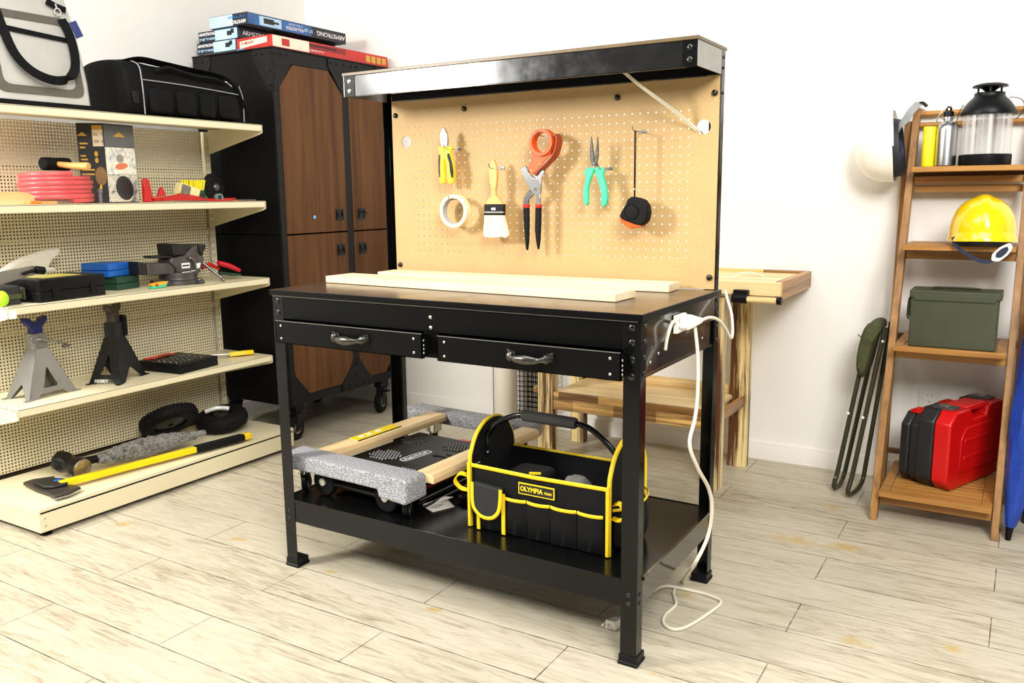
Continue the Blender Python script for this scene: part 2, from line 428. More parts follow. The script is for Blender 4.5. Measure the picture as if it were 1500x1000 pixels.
# clear plastic wrap
def clear(name, colr=(1, 1, 1, 1), alpha=.25, rough=.06, bscale=60, bs=.6, spec=1):
    m, t, b = nt(name); v = coords(t)
    b.inputs['Base Color'].default_value = colr; b.inputs['Roughness'].default_value = rough
    b.inputs['Alpha'].default_value = alpha; b.inputs['Specular IOR Level'].default_value = spec
    if bs: bump(t, b, noise_n(t, v, bscale, 4, .7, 1.5), bs, .01)
    return m
film = clear('clear_plastic_film', (.9, .9, .88, 1), .05, .12, 45, .8)
bagfilm = clear('frosted_plastic_bag', (.92, .9, .82, 1), .5, .2, 40, .5)
glassy = clear('clear_acrylic', (.97, .97, .96, 1), .16, .03, 5, 0)
m, t, b = nt('vertical_ribbed_glass'); v = coords(t, (60, 60, .3))
b.inputs['Base Color'].default_value = (.93, .92, .9, 1); b.inputs['Roughness'].default_value = .05
t.links.new(ramp(t, noise_n(t, v, 1, 3, .6), [(.42, (.05, .05, .05, 1)), (.62, (.4, .4, .4, 1))]), b.inputs['Alpha'])
bump(t, b, noise_n(t, v, 1, 2), .5, .01); ribglass = m

# ------------------------------------------------------------------ room shell
mb = MB(); mb.box(-2.74, 2.6, -3.2, 1.83, -.06, 0); struct('floor', mb, floor_m)
mb = MB(); mb.box(-2.74, 2.6, 1.77, 1.83, 0, 2.8); struct('wall_back', mb, wall_m)
mb = MB(); mb.box(-2.74, -2.68, -3.2, 1.77, 0, 2.8); struct('wall_left', mb, wall_m)
mb = MB(); mb.prism([(-2.68, 1.77, 0), (-2.68, 1.757, 0), (-2.68, 1.757, .058), (-2.68, 1.761, .064), (-2.68, 1.761, .071), (-2.68, 1.77, .076)], (5.28, 0, 0)); struct('baseboard_back', mb, trim_m)
mb = MB(); mb.prism([(-2.68, -3.2, 0), (-2.667, -3.2, 0), (-2.667, -3.2, .058), (-2.671, -3.2, .064), (-2.671, -3.2, .071), (-2.68, -3.2, .076)], (0, 4.955, 0)); struct('baseboard_left', mb, trim_m)

# ------------------------------------------------------------------ the steel workbench
W_, D_ = 1.149, .556
wb = thing('workbench', 'black steel workbench with tan pegboard back and overhead shelf', 'workbench', (-.5745, .278, 0))
T = .0025
def lang(x, y, sx, sy_2, z0, z1, a=.042, b2=.034):
    """L section upright: outer corner at x, y, flanges running along sx (x) and sy (y)"""
    mb = MB()
    mb.prism([(x, y, z0), (x+sx*a, y, z0), (x+sx*a, y+sy_2*T, z0), (x+sx*T, y+sy_2*T, z0), (x+sx*T, y+sy_2*b2, z0), (x, y+sy_2*b2, z0)], (0, 0, z1-z0))
    return mb
legs = []
for x, y, sx, sy_2, z1 in ((0, 0, -1, 1, .838), (-W_, 0, 1, 1, .838), (0, D_, -1, -1, .84), (-W_, D_, 1, -1, .84)):
    l = build('leg', lang(x, y, sx, sy_2, .012, z1), blkg, wb, bev=.0008); legs.append(l)
    fx, fy = x+sx*.021, y+sy_2*.021
    mb = MB(); mb.box(fx-.025, fx+.025, fy-.025, fy+.025, 0, .006)
    mb.loft([[Vector((fx+p*s_, fy+q*s_, z)) for p, q in ((-1, -1), (1, -1), (1, 1), (-1, 1))] for s_, z in ((.027, .006), (.0235, .01), (.0235, .026))])
    build('foot', mb, blkp, l, bev=.001, label='black plastic leg foot')
    if y == 0:
        for z in (.818, .784, .745, .706): bolt(l, (x+sx*.021, y, z), (0, -1, 0), .0085, .0035, boltm, 'bolt')
        for z in (.18, .158): bolt(l, (x+sx*.021, y, z), (0, -1, 0), .006, .003, boltm, 'bolt')
    if x == 0:
        for z in (.822, .786, .75, .712): bolt(l, (x, y+sy_2*.02, z), (1, 0, 0), .007, .0035, boltm, 'bolt')
        for z in (.18, .158): bolt(l, (x, y+sy_2*.018, z), (1, 0, 0), .006, .003, boltm, 'bolt')
for x, sx in ((0, -1), (-W_, 1)):
    u = build('upright', lang(x+sx*.003, D_-.002, sx, -1, .70, 1.478, .04, .03), blkg, wb, bev=.0008)
    for z in (1.462, 1.436, 1.372, .885, .94): bolt(u, (x+sx*.003 if x == 0 else x, D_-.017, z), (1, 0, 0), .0045, .003, boltm, 'bolt')
# worktop and its skirt
mb = MB(); mb.box(-W_-.002, .004, -.006, D_+.002, .839, .85)
tp = build('tabletop', mb, top_m, wb, bev=.0012)
mb = MB(); mb.box(-W_-.003, .005, -.008, -.003, .834, .8495); mb.box(.002, .006, -.008, D_, .834, .8495); mb.box(-W_-.004, -W_+.001, -.008, D_, .834, .8495)
build('edge_band', mb, blk, tp, bev=.001, label='black band round the edge of the top')
mb = MB()
mb.prism([(-W_+.004, .001, .767), (-W_+.004, .014, .767), (-W_+.004, .014, .769), (-W_+.004, .0035, .769), (-W_+.004, .0035, .832), (-W_+.004, -.003, .834), (-W_+.004, -.004, .832), (-W_+.004, .001, .829)], (W_-.008, 0, 0))
ap = build('front_panel', mb, blk, wb)
build('edge_highlight', MB().box(-W_+.006, -.006, -.0046, -.0038, .8315, .8335), M('painted_edge_glint', (120, 116, 108), .35, .3), ap, label='pale strip painted as the highlight on the front panel lip')  # pale strip paints the reflection line along the front lip
for z in (.805, .778): bolt(ap, (-.58, .001, z), (0, -1, 0), .0055, .0035, zinc, 'rivet')
for xx, s_ in ((-.001, 1), (-W_+.001, -1)):
    mb = MB(); mb.box(min(xx, xx-s_*.003), max(xx, xx-s_*.003), .03, D_-.03, .771, .829); mb.prism([(xx, .03, .829), (xx+s_*.004, .03, .831), (xx+s_*.004, .03, .834), (xx-s_*.003, .03, .834), (xx-s_*.003, .03, .829)], (0, D_-.06, 0))
    mb.box(min(xx, xx-s_*.012), max(xx, xx-s_*.012), .03, D_-.03, .769, .771)
    build('side_panel', mb, scuff, wb)
    mb = MB(); xi = xx-s_*.006
    mb.box(min(xi, xi-s_*.003), max(xi, xi-s_*.003), .02, D_-.02, .70, .765); mb.box(min(xi, xi+s_*.004), max(xi, xi+s_*.004), .02, D_-.02, .699, .703)
    r_ = build('drawer_rail', mb, scuff, wb)
    if s_ == 1:
        for y, z in ((.075, .728), (.125, .741), (.40, .735), (.44, .73)): bolt(r_, (xi, y, z), (1, 0, 0), .004, .002, zinc, 'rivet')
mb = MB(); mb.box(-W_+.004, -.004, D_-.004, D_-.001, .77, .834); build('rear_panel', mb, blk, wb)
mb = MB(); mb.box(-.604, -.557, .002, .006, .699, .768); mb.box(-.604, -.602, .004, .42, .699, .768); mb.box(-.559, -.557, .004, .42, .699, .768)
build('drawer_divider', mb, blk, wb)
# drawers, both pulled out a little
def drawer(x0, x1, yf, hx):
    d = build('drawer', MB().box(x0, x1, yf, yf+.002, .702, .766).box(x0, x0+.0025, yf, yf+.012, .702, .766).box(x1-.0025, x1, yf, yf+.012, .702, .766).box(x0, x1, yf, yf+.012, .764, .766).box(x0, x1, yf, yf+.012, .702, .704)
              .box(x0+.008, x0+.010, yf+.004, yf+.40, .706, .762).box(x1-.010, x1-.008, yf+.004, yf+.40, .706, .762).box(x0+.008, x1-.008, yf+.398, yf+.40, .706, .762).box(x0+.008, x1-.008, yf+.004, yf+.40, .706, .708), blk, wb)
    build('edge_highlight', MB().box(x0+.001, x1-.001, yf-.0006, yf+.001, .7652, .7668), M('painted_edge_glint', (120, 116, 108), .35, .3), d)  # pale strip paints the glint along the drawer's top edge
    for xx in (x0+.022, x1-.026):
        for z in (.752, .716): bolt(d, (xx, yf, z), (0, -1, 0), .0036, .002, zinc, 'screw')
    for z in (.748, .736, .726, .716): bolt(d, (x1, yf+.008, z), (1, 0, 0), .0034, .002, zinc, 'screw')
    mb = MB(); L = .052
    pts = [(hx-L, yf-.006, .737), (hx-L*.86, yf-.018, .736), (hx-L*.55, yf-.026, .734), (hx, yf-.028, .7335), (hx+L*.55, yf-.026, .734), (hx+L*.86, yf-.018, .736), (hx+L, yf-.006, .737)]
    P = smooth_pts(pts, 5); R = []
    for i, p in enumerate(P):
        s_ = abs(p.x-hx)/L; R.append(.0075+.0045*math.exp(-(s_/.42)**2)+(.004 if s_ > .9 else 0)-.0022*math.exp(-((s_-.7)/.1)**2))
    mb.tube(P, R, 12, flat=.75)
    for sx in (-1, 1):
        mb.cyl((hx+sx*L, yf-.001, .737), (hx+sx*L, yf-.010, .737), .0125, .010, 16)
        mb.cyl((hx+sx*(L-.006), yf, .737), (hx+sx*(L+.010), yf-.004, .751), .005, .003, 8)
    build('handle', mb, pewter, d, label='cast pewter coloured bail handle')
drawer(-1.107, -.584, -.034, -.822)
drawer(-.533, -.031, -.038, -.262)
# lower shelf
mb = MB(); mb.box(-W_+.004, -.004, .003, D_-.003, .208, .2155)
ls = build('lower_shelf', mb, M('black_shelf_board', (10, 10, 10), .22, 0, .15, 8, spec=.35), wb)
for (x0, x1, y0, y1) in ((-W_+.003, -.003, .002, .0045), (-W_+.003, -.003, D_-.0045, D_-.002)):
    s_ = -1 if y0 < .1 else 1
    mb = MB(); mb.box(x0, x1, y0, y1, .146, .210); mb.box(x0+.04, x1-.04, min(y0, y0+s_*.003), max(y1, y1+s_*.003), .210, .2175); build('shelf_rail', mb, blkg, wb, bev=.0008)
for xx in (-.0035, -W_+.001):
    s_ = 1 if xx > -.5 else -1
    mb = MB(); mb.box(xx, xx+.0025, .034, D_-.034, .146, .206); mb.box(min(xx, xx+s_*.006), max(xx, xx+s_*.006)+.0025, .034, D_-.034, .208, .218); build('shelf_rail', mb, scuff, wb, bev=.0008)
# pegboard with real holes
mb = MB(); PB = .526
fr = lambda a, d, b_: Vector((a, PB+d, b_))
gx0, gx1, gz0, gz1 = -1.023, -.078, .922, 1.343; NX, NZ = 40, 18
dx, dz = (gx1-gx0)/NX, (gz1-gz0)/NZ
for i in range(NX):
    for j in range(NZ):
        x = gx0+i*dx; z = gz0+j*dz
        holed(mb, fr, x, x+dx, z, z+dz, x+dx/2, z+dz/2, .0029, 6)
bx0, bx1, bz0, bz1 = -1.108, -.003, .852, 1.435
def slab(x0, x1, z0, z1): mb.box(x0, x1, PB, PB+.003, z0, z1)
slab(bx0, bx1, bz0, gz0); slab(bx0, bx1, gz1, bz1); 
for (a0, a1, hx) in ((bx0, gx0, -1.052), (gx1, bx1, -.048)):
    slab(a0, a1, gz0, 1.26); slab(a0, a1, 1.312, gz1)
    holed(mb, fr, a0, a1, 1.26, 1.312, hx, 1.286, .0195, 24)
pb = build('pegboard', mb, hard_m, wb, recalc=False, label='tan hardboard pegboard panel')
for x, z in ((-1.092, 1.372), (-.02, 1.372), (-.82, 1.378), (-.30, 1.378), (-1.092, .884), (-.02, .884)): bolt(pb, (x, PB, z), (0, -1, 0), .0085, .008, boltm, 'screw')
# overhead shelf
mb = MB(); mb.box(-1.146, -.001, .334, .56, 1.480, 1.489)
ts = build('top_shelf', mb, M('dark_shelf_board', (92, 74, 44), .4, 0, .2, 30), wb, bev=.001)
mb = MB(); mb.box(-1.108, -.036, .340, .3425, 1.418, 1.480); mb.box(-1.108, -.036, .340, .352, 1.417, 1.419); build('front_fascia', mb, scuff, ts)
for x0, x1 in ((-1.142, -1.10), (-.044, -.004)):
    mb = MB(); mb.box(x0, x1, .338, .341, 1.417, 1.481)
    br_ = build('corner_bracket', mb, blkg, ts, bev=.0006)
    for z in (1.463, 1.434): bolt(br_, ((x0+x1)/2, .338, z), (0, -1, 0), .008, .0035, chrome if x0 < -1 else boltm, 'bolt')
for x0 in (-1.1435, -.006):
    mb = MB(); mb.box(x0, x0+.0025, .338, .545, 1.418, 1.481); build('side_fascia', mb, M('satin_steel_grey', (150, 148, 142), .38, .6, .1), ts)
mb = MB(); mb.box(-1.10, -.04, .345, .54, 1.452, 1.455); build('underside', mb, blkp, ts)
mb = MB(); mb.box(-1.06, -.42, .36, .40, 1.428, 1.452); mb.box(-.42, -.2, .36, .40, 1.44, 1.452); build('lamp_housing', mb, blkp, ts, bev=.002)
mb = MB(); mb.box(-1.078, -.575, .515, .524, 1.414, 1.4175); mb.box(-.56, -.04, .515, .524, 1.414, 1.4175); build('steel_lip', mb, chrome, ts, label='bright steel lip above the pegboard')
mb = MB(); mb.box(-1.10, -.004, .518, .526, 1.4175, 1.452); build('rear_rail', mb, blkp, ts)
# lamp cord running through the big hole
mb = MB()
P = smooth_pts([(-.245, .40, 1.44), (-.235, .405, 1.432), (-.20, .42, 1.40), (-.165, .44, 1.37), (-.12, .48, 1.33), (-.085, .512, 1.295), (-.066, .524, 1.277), (-.058, .55, 1.27), (-.05, .60, 1.2), (-.045, .61, 1.05), (-.03, .60, .95)], 6)
mb.tube(P, .0028, 8); mb.tube([p+Vector((.003, -.004, .004)) for p in P[:38]], .0024, 8)
build('lamp_cord', mb, whitec, wb, label='white twin cord from the shelf lamp to the hole')
# socket outlet on the right-hand side
o_ = build('power_outlet', MB().box(.001, .012, .196, .262, .778, .822), white, wb, bev=.0015, label='white socket block on the side of the bench')
mb = MB()
for yy in (.213, .244):
    for zz in (.79, .809): mb.box(.0118, .0126, yy-.006, yy-.004, zz-.004, zz+.004); mb.box(.0118, .0126, yy+.003, yy+.005, zz-.004, zz+.004)
build('socket_slots', mb, blackp, o_)
mb = MB(); mb.tube(smooth_pts([(.006, .198, .805), (.012, .165, .812), (.016, .135, .80), (.012, .128, .775), (.008, .13, .75)], 5), .004, 8); build('outlet_lead', mb, whitec, wb)

# ------------------------------------------------------------------ cords and plug
cd = thing('extension_cord', 'long cream extension cord plugged into the workbench side and looping on the floor', 'cord', (.10, .33, 0))
plug = MB(); plug.loft([[Vector((.013+t_, .222+s_*a, .80+q*b_)) for a, b_ in ((-1, -1), (1, -1), (1, 1), (-1, 1))] for t_, s_, q in ()] ) if False else None
mb = MB(); mb.loft([[Vector((.0125+d, .232+.0+o1+a*w1, .802+b_*h1)) for a, b_ in ((-1, -.6), (-.6, -1), (.6, -1), (1, -.6), (1, .6), (.6, 1), (-.6, 1), (-1, .6))] for d, o1, w1, h1 in ((0, 0, .020, .019), (.016, .004, .019, .018), (.024, .02, .014, .013), (.028, .036, .009, .009), (.031, .05, .0065, .0065))])
build('plug', mb, white, cd, bev=.001, label='white plug pushed into the socket block')
top_loop = smooth_pts([(.043, .28, .802), (.046, .33, .803), (.050, .39, .790), (.054, .44, .762), (.056, .475, .735), (.056, .495, .728), (.052, .515, .745), (.040, .54, .785), (.022, .56, .82), (.010, .572, .845)], 6)
mb = MB(); mb.tube(top_loop, .0042, 10); build('upper_lead', mb, whitec, cd)
Pc = [PX(1018, 480, .03), PX(1022, 520, .05), PX(1022, 570, .07), PX(1018, 612, .085), PX(1010, 650, .09), PX(1022, 685, .10), PX(1038, 715, .10), PX(1043, 745, .10), PX(1037, 785, .09), PX(1018, 825, .08)]
fl = [PZ(1000, 850, .006), PZ(987, 866, .005), PZ(990, 885, .005), PZ(975, 900, .005), PZ(972, 912, .005), PZ(985, 921, .005), PZ(1005, 918, .005), PZ(1035, 900, .005), PZ(1056, 882, .005), PZ(1040, 872, .005), PZ(1010, 864, .005), PZ(975, 858, .012), PZ(955, 866, .02), PZ(930, 880, .012), PZ(908, 905, .006), PZ(898, 908, .006)]
mb = MB(); mb.tube(smooth_pts(Pc+fl, 7), .0046, 10); build('cable', mb, whitec, cd)
q = PZ(893, 914, .012)
mb = MB(); mb.loft([[Vector((q.x+.012+dx_, q.y+.03-dy_, .016+zz*h1)) + Vector((xx*w1, 0, 0)) for xx, zz in ((-1, -1), (1, -1), (1, 1), (-1, 1))] for dx_, dy_, w1, h1 in ((0.004, 0, .006, .006), (0, .015, .012, .01), (-.006, .04, .014, .012))])
for s_ in (-1, 1): mb.box(q.x-.004+s_*.006-.002, q.x-.004+s_*.006+.002, q.y-.024, q.y-.010, .014, .020)
build('end_plug', mb, M('clear_white_plug', (226, 222, 208), .2, 0, .1), cd, bev=.001, label='white plug lying on the floor')

# ------------------------------------------------------------------ planks on the worktop
def plank(name, label, p0, ang, L, w, th):
    mb = MB(); mb.box(0, L, 0, w, 0, th)
    mb.xf(Matrix.Translation(p0) @ Matrix.Rotation(ang, 4, 'Z'))
    o = build(name, mb, pinep, loc=(p0[0]+L/2, p0[1]+w/2, p0[2]), bev=.0012)
    return tag(o, label, 'wooden board', 'pale boards lying on the worktop')
plank('pine_board', 'pale pine board nearer the front edge of the black workbench', (-1.135, .209, .851), -.047, 1.0, .115, .02)
plank('pine_board', 'pale pine board lying behind, nearest the tan pegboard', (-1.073, .383, .851), .0305, .98, .088, .021)

# ------------------------------------------------------------------ tools on the pegboard
TP = .474                                   # plane of the tools' front faces
def outl(pts, ox, oy, s, y=TP): return [PY(ox+a/s, oy+b/s, y) for a, b in pts]
S2 = lambda pts, y=TP: outl(pts, 580, 160, 4.546, y)
S3 = lambda pts, y=TP: outl(pts, 740, 160, 4.546, y)
def plate(pts, th=.006): mb = MB(); mb.prism(pts, (0, th, 0)); return mb
def hook(x, z, label):
    h = thing('peg_hook', label, 'hook', (x, PB, z), 0, 'steel hooks in the pegboard')
    mb = MB(); mb.tube(smooth_pts([(x, PB+.004, z+.004), (x, PB-.004, z), (x, TP-.004, z-.002), (x, TP-.016, z+.001), (x, TP-.021, z+.011)], 4), .0014, 8)
    build('wire', mb, steel, h)
    mb = MB(); mb.box(x-.012, x+.012, PB-.003, PB-.0003, z-.004, z+.004); build('back_plate', mb, steel, h, bev=.0006)
    return h
def at_(a, b, s=S2): p = s([(a, b)])[0]; return p.x, p.z
def mk(name, label, cat, x, z, group=None):
    return thing(name, label, cat, (x, TP+.004, z), 0, group)
# 1 combination pliers, yellow and black
x, z = at_(322, 300); k = mk('combination_pliers', 'yellow and black handled combination pliers hanging jaws up on the pegboard', 'pliers', x, z)
build('jaw', plate(S2([(304, 136), (312, 122), (316, 165), (318, 205), (316, 250), (302, 250), (291, 205), (294, 170)]), .009), chrome, k, bev=.0012)
build('jaw', plate(S2([(314, 122), (326, 132), (340, 178), (343, 210), (338, 250), (318, 252), (319, 205)]), .009), chrome, k, bev=.0012)
p = S2([(317, 226)], TP-.001)[0]; build('pivot', MB().cyl(p, p+Vector((0, .011, 0)), .0038), steel, k)
h1 = build('handle', plate(S2([(275, 256), (284, 250), (314, 252), (318, 270), (322, 300), (318, 350), (318, 410), (325, 470), (318, 492), (304, 498), (290, 488), (286, 450), (280, 390), (282, 340), (288, 300), (284, 278)]), .013), yel, k, bev=.002)
h2 = build('handle', plate(S2([(322, 252), (352, 246), (372, 254), (372, 264), (360, 276), (366, 310), (380, 370), (386, 440), (378, 488), (362, 497), (345, 488), (340, 450), (334, 380), (322, 320)]), .013), yel, k, bev=.002)
build('grip_inlay', plate(S2([(286, 304), (294, 300), (292, 350), (292, 410), (294, 455), (288, 452), (283, 400), (283, 340)], TP-.0012), .004), blkp, h1)
build('grip_inlay', plate(S2([(340, 296), (354, 292), (364, 320), (376, 370), (382, 420), (380, 456), (368, 456), (360, 420), (354, 360), (342, 320)], TP-.0012), .004), blkp, h2)
hook(*at_(352, 262), 'wire hook holding the yellow combination pliers')
# 2 roll of masking tape
c_ = S2([(380, 678)], TP-.002)[0]
k = mk('masking_tape_roll', 'cream roll of masking tape hanging below the yellow pliers', 'tape', c_.x, c_.z)
build('tape', MB().ring(c_+Vector((0, .012, 0)), (0, 1, 0), .0515, .0425, .024), M('masking_tape_cream', (240, 224, 178), .6), k, bev=.0008)
build('core', MB().ring(c_+Vector((0, .012, 0)), (0, 1, 0), .0425, .040, .024), M('tape_core_grey', (176, 176, 170), .6), k)
hook(c_.x-.004, c_.z+.037, 'wire hook holding the roll of masking tape')
# 3 brush
x, z = at_(650, 600); k = mk('paint_brush', 'wide flat paint brush with pale bristles and wooden handle hanging on the pegboard', 'brush', x, z)
build('handle', plate(S2([(640, 336), (648, 333), (658, 352), (668, 388), (672, 440), (668, 500), (662, 545), (664, 572), (684, 596), (710, 634), (590, 634), (612, 598), (630, 574), (632, 545), (624, 500), (618, 440), (616, 396), (624, 372)]), .011), grain, k, bev=.003)
f_ = build('ferrule', plate(S2([(587, 632), (714, 632), (713, 706), (586, 706)], TP-.002), .015), blkp, k, bev=.001)
build('ferrule_band', plate(S2([(586, 680), (714, 680), (714, 690), (586, 690)], TP-.0028), .0166), steel, f_)
mb = MB(); a = S2([(588, 706), (712, 706), (744, 838), (736, 852), (690, 848), (640, 854), (590, 848), (582, 836)], TP-.001)
mb.prism(a, (0, .013, 0)); build('bristles', mb, WOOD('bristle', (248, 238, 206), (212, 196, 150), 2, .8, 3), k)
text('400', .0105, frame(S2([(648, 664)], TP-.0024)[0], (1, 0, 0), (0, 0, 1)), wtext, f_, align='CENTER', off=.0004)
hook(*at_(642, 388), 'wire hook holding the paint brush')
# 4 tape dispenser
c_ = S3([(238, 220)], TP-.012)[0]
k = mk('tape_dispenser', 'orange handheld tape dispenser hanging with its ring upwards', 'tape dispenser', c_.x, c_.z)
build('reel', MB().ring(c_+Vector((0, .012, 0)), (0, 1, 0), .0385, .0285, .032), oran, k, bev=.001)
build('side_plate', plate(S3([(166, 262), (178, 300), (168, 345), (150, 395), (172, 435), (206, 415), (258, 345), (300, 300), (305, 270), (238, 300), (190, 285)], TP-.008), .004), oran, k, bev=.001)
mb = MB(); A = [(332, 165), (346, 190), (344, 240), (325, 300), (290, 345), (240, 395), (205, 440)]
mb.ribbon([p+Vector((0, .010, 0)) for p in smooth_pts(S3(A), 5)], .036, .003, (0, 1, 0)); sg = build('outer_band', mb, orand, k, label='dark orange curved outer band')
mb = MB(); mb.prism(S3([(180, 440), (232, 392), (262, 414), (236, 470), (208, 462)], TP-.002), (0, .004, 0)); build('cutter_blade', mb, steel, k, bev=.0005)
for a, b_ in ((163, 348), (230, 365), (172, 408)): p = S3([(a, b_)], TP-.0085)[0]; bolt(k, p, (0, -1, 0), .0022, .001, zinc, 'rivet')
hook(*at_(236, 172, S3), 'wire hook holding the orange tape dispenser')
# 5 water pump pliers
x, z = at_(200, 520, S3); k = mk('water_pump_pliers', 'slip joint water pump pliers with black red-banded handles below the orange dispenser', 'pliers', x, z)
build('upper_jaw', plate(S3([(98, 396), (132, 377), (140, 405), (178, 455), (232, 468), (238, 500), (236, 560), (226, 575), (204, 575), (180, 555), (150, 510), (118, 452)], TP-.004), .008), chrome, k, bev=.0014)
build('lower_jaw', plate(S3([(108, 392), (132, 377), (150, 392), (156, 430), (196, 455), (180, 470), (140, 440)], TP), .009), steel, k, bev=.001)
p = S3([(196, 532)], TP-.006)[0]; build('pivot', MB().cyl(p, p+Vector((0, .014, 0)), .0045), dsteel, k)
build('left_shank', plate(S3([(160, 536), (196, 556), (160, 600), (150, 634), (120, 634), (121, 592)], TP+.001), .006), dsteel, k, bev=.001)
build('right_shank', plate(S3([(204, 572), (232, 572), (232, 634), (203, 634)], TP-.002), .007), chrome, k, bev=.001)
for A, B in (([(118, 632), (151, 632), (151, 656), (118, 656)], [(118, 655), (151, 655), (152, 760), (149, 880), (141, 942), (134, 915), (125, 800), (119, 720)]), ([(200, 632), (231, 632), (231, 656), (200, 656)], [(199, 655), (231, 655), (230, 760), (224, 880), (216, 936), (205, 890), (196, 800), (198, 720)])):
    h_ = build('handle', plate(S3(B, TP-.005), .013), rub, k, bev=.002, label='black dipped handle')
    build('red_band', plate(S3(A, TP-.0055), .014), red, h_, bev=.001)
# 6 needle nose pliers
x, z = at_(590, 400, S3); k = mk('needle_nose_pliers', 'needle nose pliers with open tips and mint green handles on the pegboard', 'pliers', x, z)
build('jaw', plate(S3([(570, 181), (580, 235), (590, 315), (592, 372), (576, 378), (563, 320), (564, 250)]), .007), dsteel, k, bev=.001)
build('jaw', plate(S3([(613, 181), (618, 245), (618, 310), (610, 350), (612, 382), (592, 386), (592, 345), (598, 300)]), .007), dsteel, k, bev=.001)
p = S3([(589, 362)], TP-.003)[0]; build('pivot', MB().cyl(p, p+Vector((0, .010, 0)), .0042), chrome, k)
build('handle', plate(S3([(530, 402), (560, 386), (588, 392), (588, 412), (566, 460), (550, 520), (550, 590), (550, 628), (538, 641), (524, 634), (517, 590), (518, 530), (534, 456), (524, 428)], TP-.003), .014), teal, k, bev=.0025)
build('handle', plate(S3([(592, 392), (618, 380), (652, 398), (658, 408), (648, 440), (666, 500), (680, 580), (672, 632), (658, 648), (640, 644), (634, 622), (640, 560), (622, 490), (598, 420)], TP-.003), .014), teal, k, bev=.0025)
hook(*at_(640, 392, S3), 'wire hook holding the mint green needle nose pliers')
# 7 tape measure
x, z = at_(850, 680, S3); k = mk('tape_measure', 'black and orange tape measure hanging from its wrist strap', 'tape measure', x, z)
mb = MB(); A, B = S3([(866, 146), (862, 590)], TP-.002)
mb.ribbon([A+Vector((-.0012, 0, 0)), (A+B)/2+Vector((-.0014, 0, 0)), B+Vector((-.0012, 0, 0))], .0016, .003, (1, 0, 0)); mb.ribbon([A+Vector((.0022, 0, 0)), (A+B)/2+Vector((.0016, 0, 0)), B+Vector((.001, 0, 0))], .0016, .003, (1, 0, 0)); mb.tube([A+Vector((-.002, 0, 0)), A+Vector((0, 0, .002)), A+Vector((.003, 0, 0))], .001, 6)
s_ = build('wrist_strap', mb, nyl, k); p = S3([(862, 532)], TP-.003)[0]; build('strap_bead', MB().ball(p, .0028), zinc, s_)
body = build('case', plate(S3([(754, 716), (775, 672), (798, 636), (812, 596), (838, 582), (880, 590), (918, 604), (942, 640), (949, 690), (938, 742), (906, 778), (868, 770), (800, 745)], TP-.016), .034), rub, k, bev=.006, seg=3)
build('orange_base', plate(S3([(756, 724), (800, 742), (868, 766), (906, 764), (902, 782), (872, 788), (836, 796), (800, 776), (768, 750)], TP-.013), .028), oran, k, bev=.002)
p = S3([(838, 682)], TP-.018)[0]; mb = MB(); mb.ring(p+Vector((0, .002, 0)), (0, 1, 0), .0215, .0195, .005, 32); mb.lathe([(.0195, 0), (.018, .002), (0, .0025)], p+Vector((0, .003, 0)), (0, -1, 0)); build('round_label', mb, blkp, k)
hook(*at_(866, 142, S3), 'wire hook holding the tape measure strap')

# ------------------------------------------------------------------ steel gondola shelving on the left
GY0, GY1, GX = -.262, .89, -2.45
gn = thing('gondola_shelving', 'cream perforated steel shop shelving unit along the left wall', 'shelving unit', (-2.24, .315, 0))
creams = M('cream_steel_panel', (228, 217, 182), .42, 0, .02, 3)
mb = MB(); fr = lambda a, d, b_: Vector((GX-d, a, b_))
pit = .01235; ny = int((GY1-.03-GY0)/pit); nz = int((1.40-.115)/pit)
for i in range(ny):
    for j in range(nz):
        y = GY0+i*pit; z_ = .115+j*pit
        holed(mb, fr, y, y+pit, z_, z_+pit, y+pit/2, z_+pit/2, .0036, 6, .0015)
build('perforated_back', mb, creams, gn, recalc=False)
mb = MB()
for z_ in (.30, .62, .95, 1.20): mb.box(GX-.03, GX-.004, GY0, GY1-.03, z_, z_+.02)
build('rear_rails', mb, creams, gn)
build('rear_panel', MB().box(GX-.036, GX-.032, GY0, GY1-.028, .03, 1.24), M('brown_shade_backing', (74, 58, 40), .8), gn)  # added dark sheet, its colour puts shade behind the panel's holes
for y in (GY0-.025, GY1-.027):
    mb = MB(); x0 = GX-.018; x1 = GX+.004; n_ = 46; zs = [.03+(1.40-.03)*i/n_ for i in range(n_+1)]
    fr2 = lambda a, d, b_: Vector((x1-d, a, b_))
    for i in range(n_):
        z_ = zs[i]; dz_ = zs[1]-zs[0]
        for s0 in (.004, .016):
            ya = y+s0; yb = ya+.0035
            mb.box(x1-.0015, x1, yb, y+(.016 if s0 < .01 else .027), z_, z_+dz_)
            mb.box(x1-.0015, x1, ya, yb, z_, z_+dz_*.42)
    mb.box(x1-.0015, x1, y, y+.004, .03, 1.40); mb.box(x0, x1-.0015, y, y+.0015, .03, 1.40); mb.box(x0, x1-.0015, y+.0255, y+.027, .03, 1.40); mb.box(x0, x0+.0015, y, y+.027, .03, 1.40)
    build('upright', mb, cream, gn)
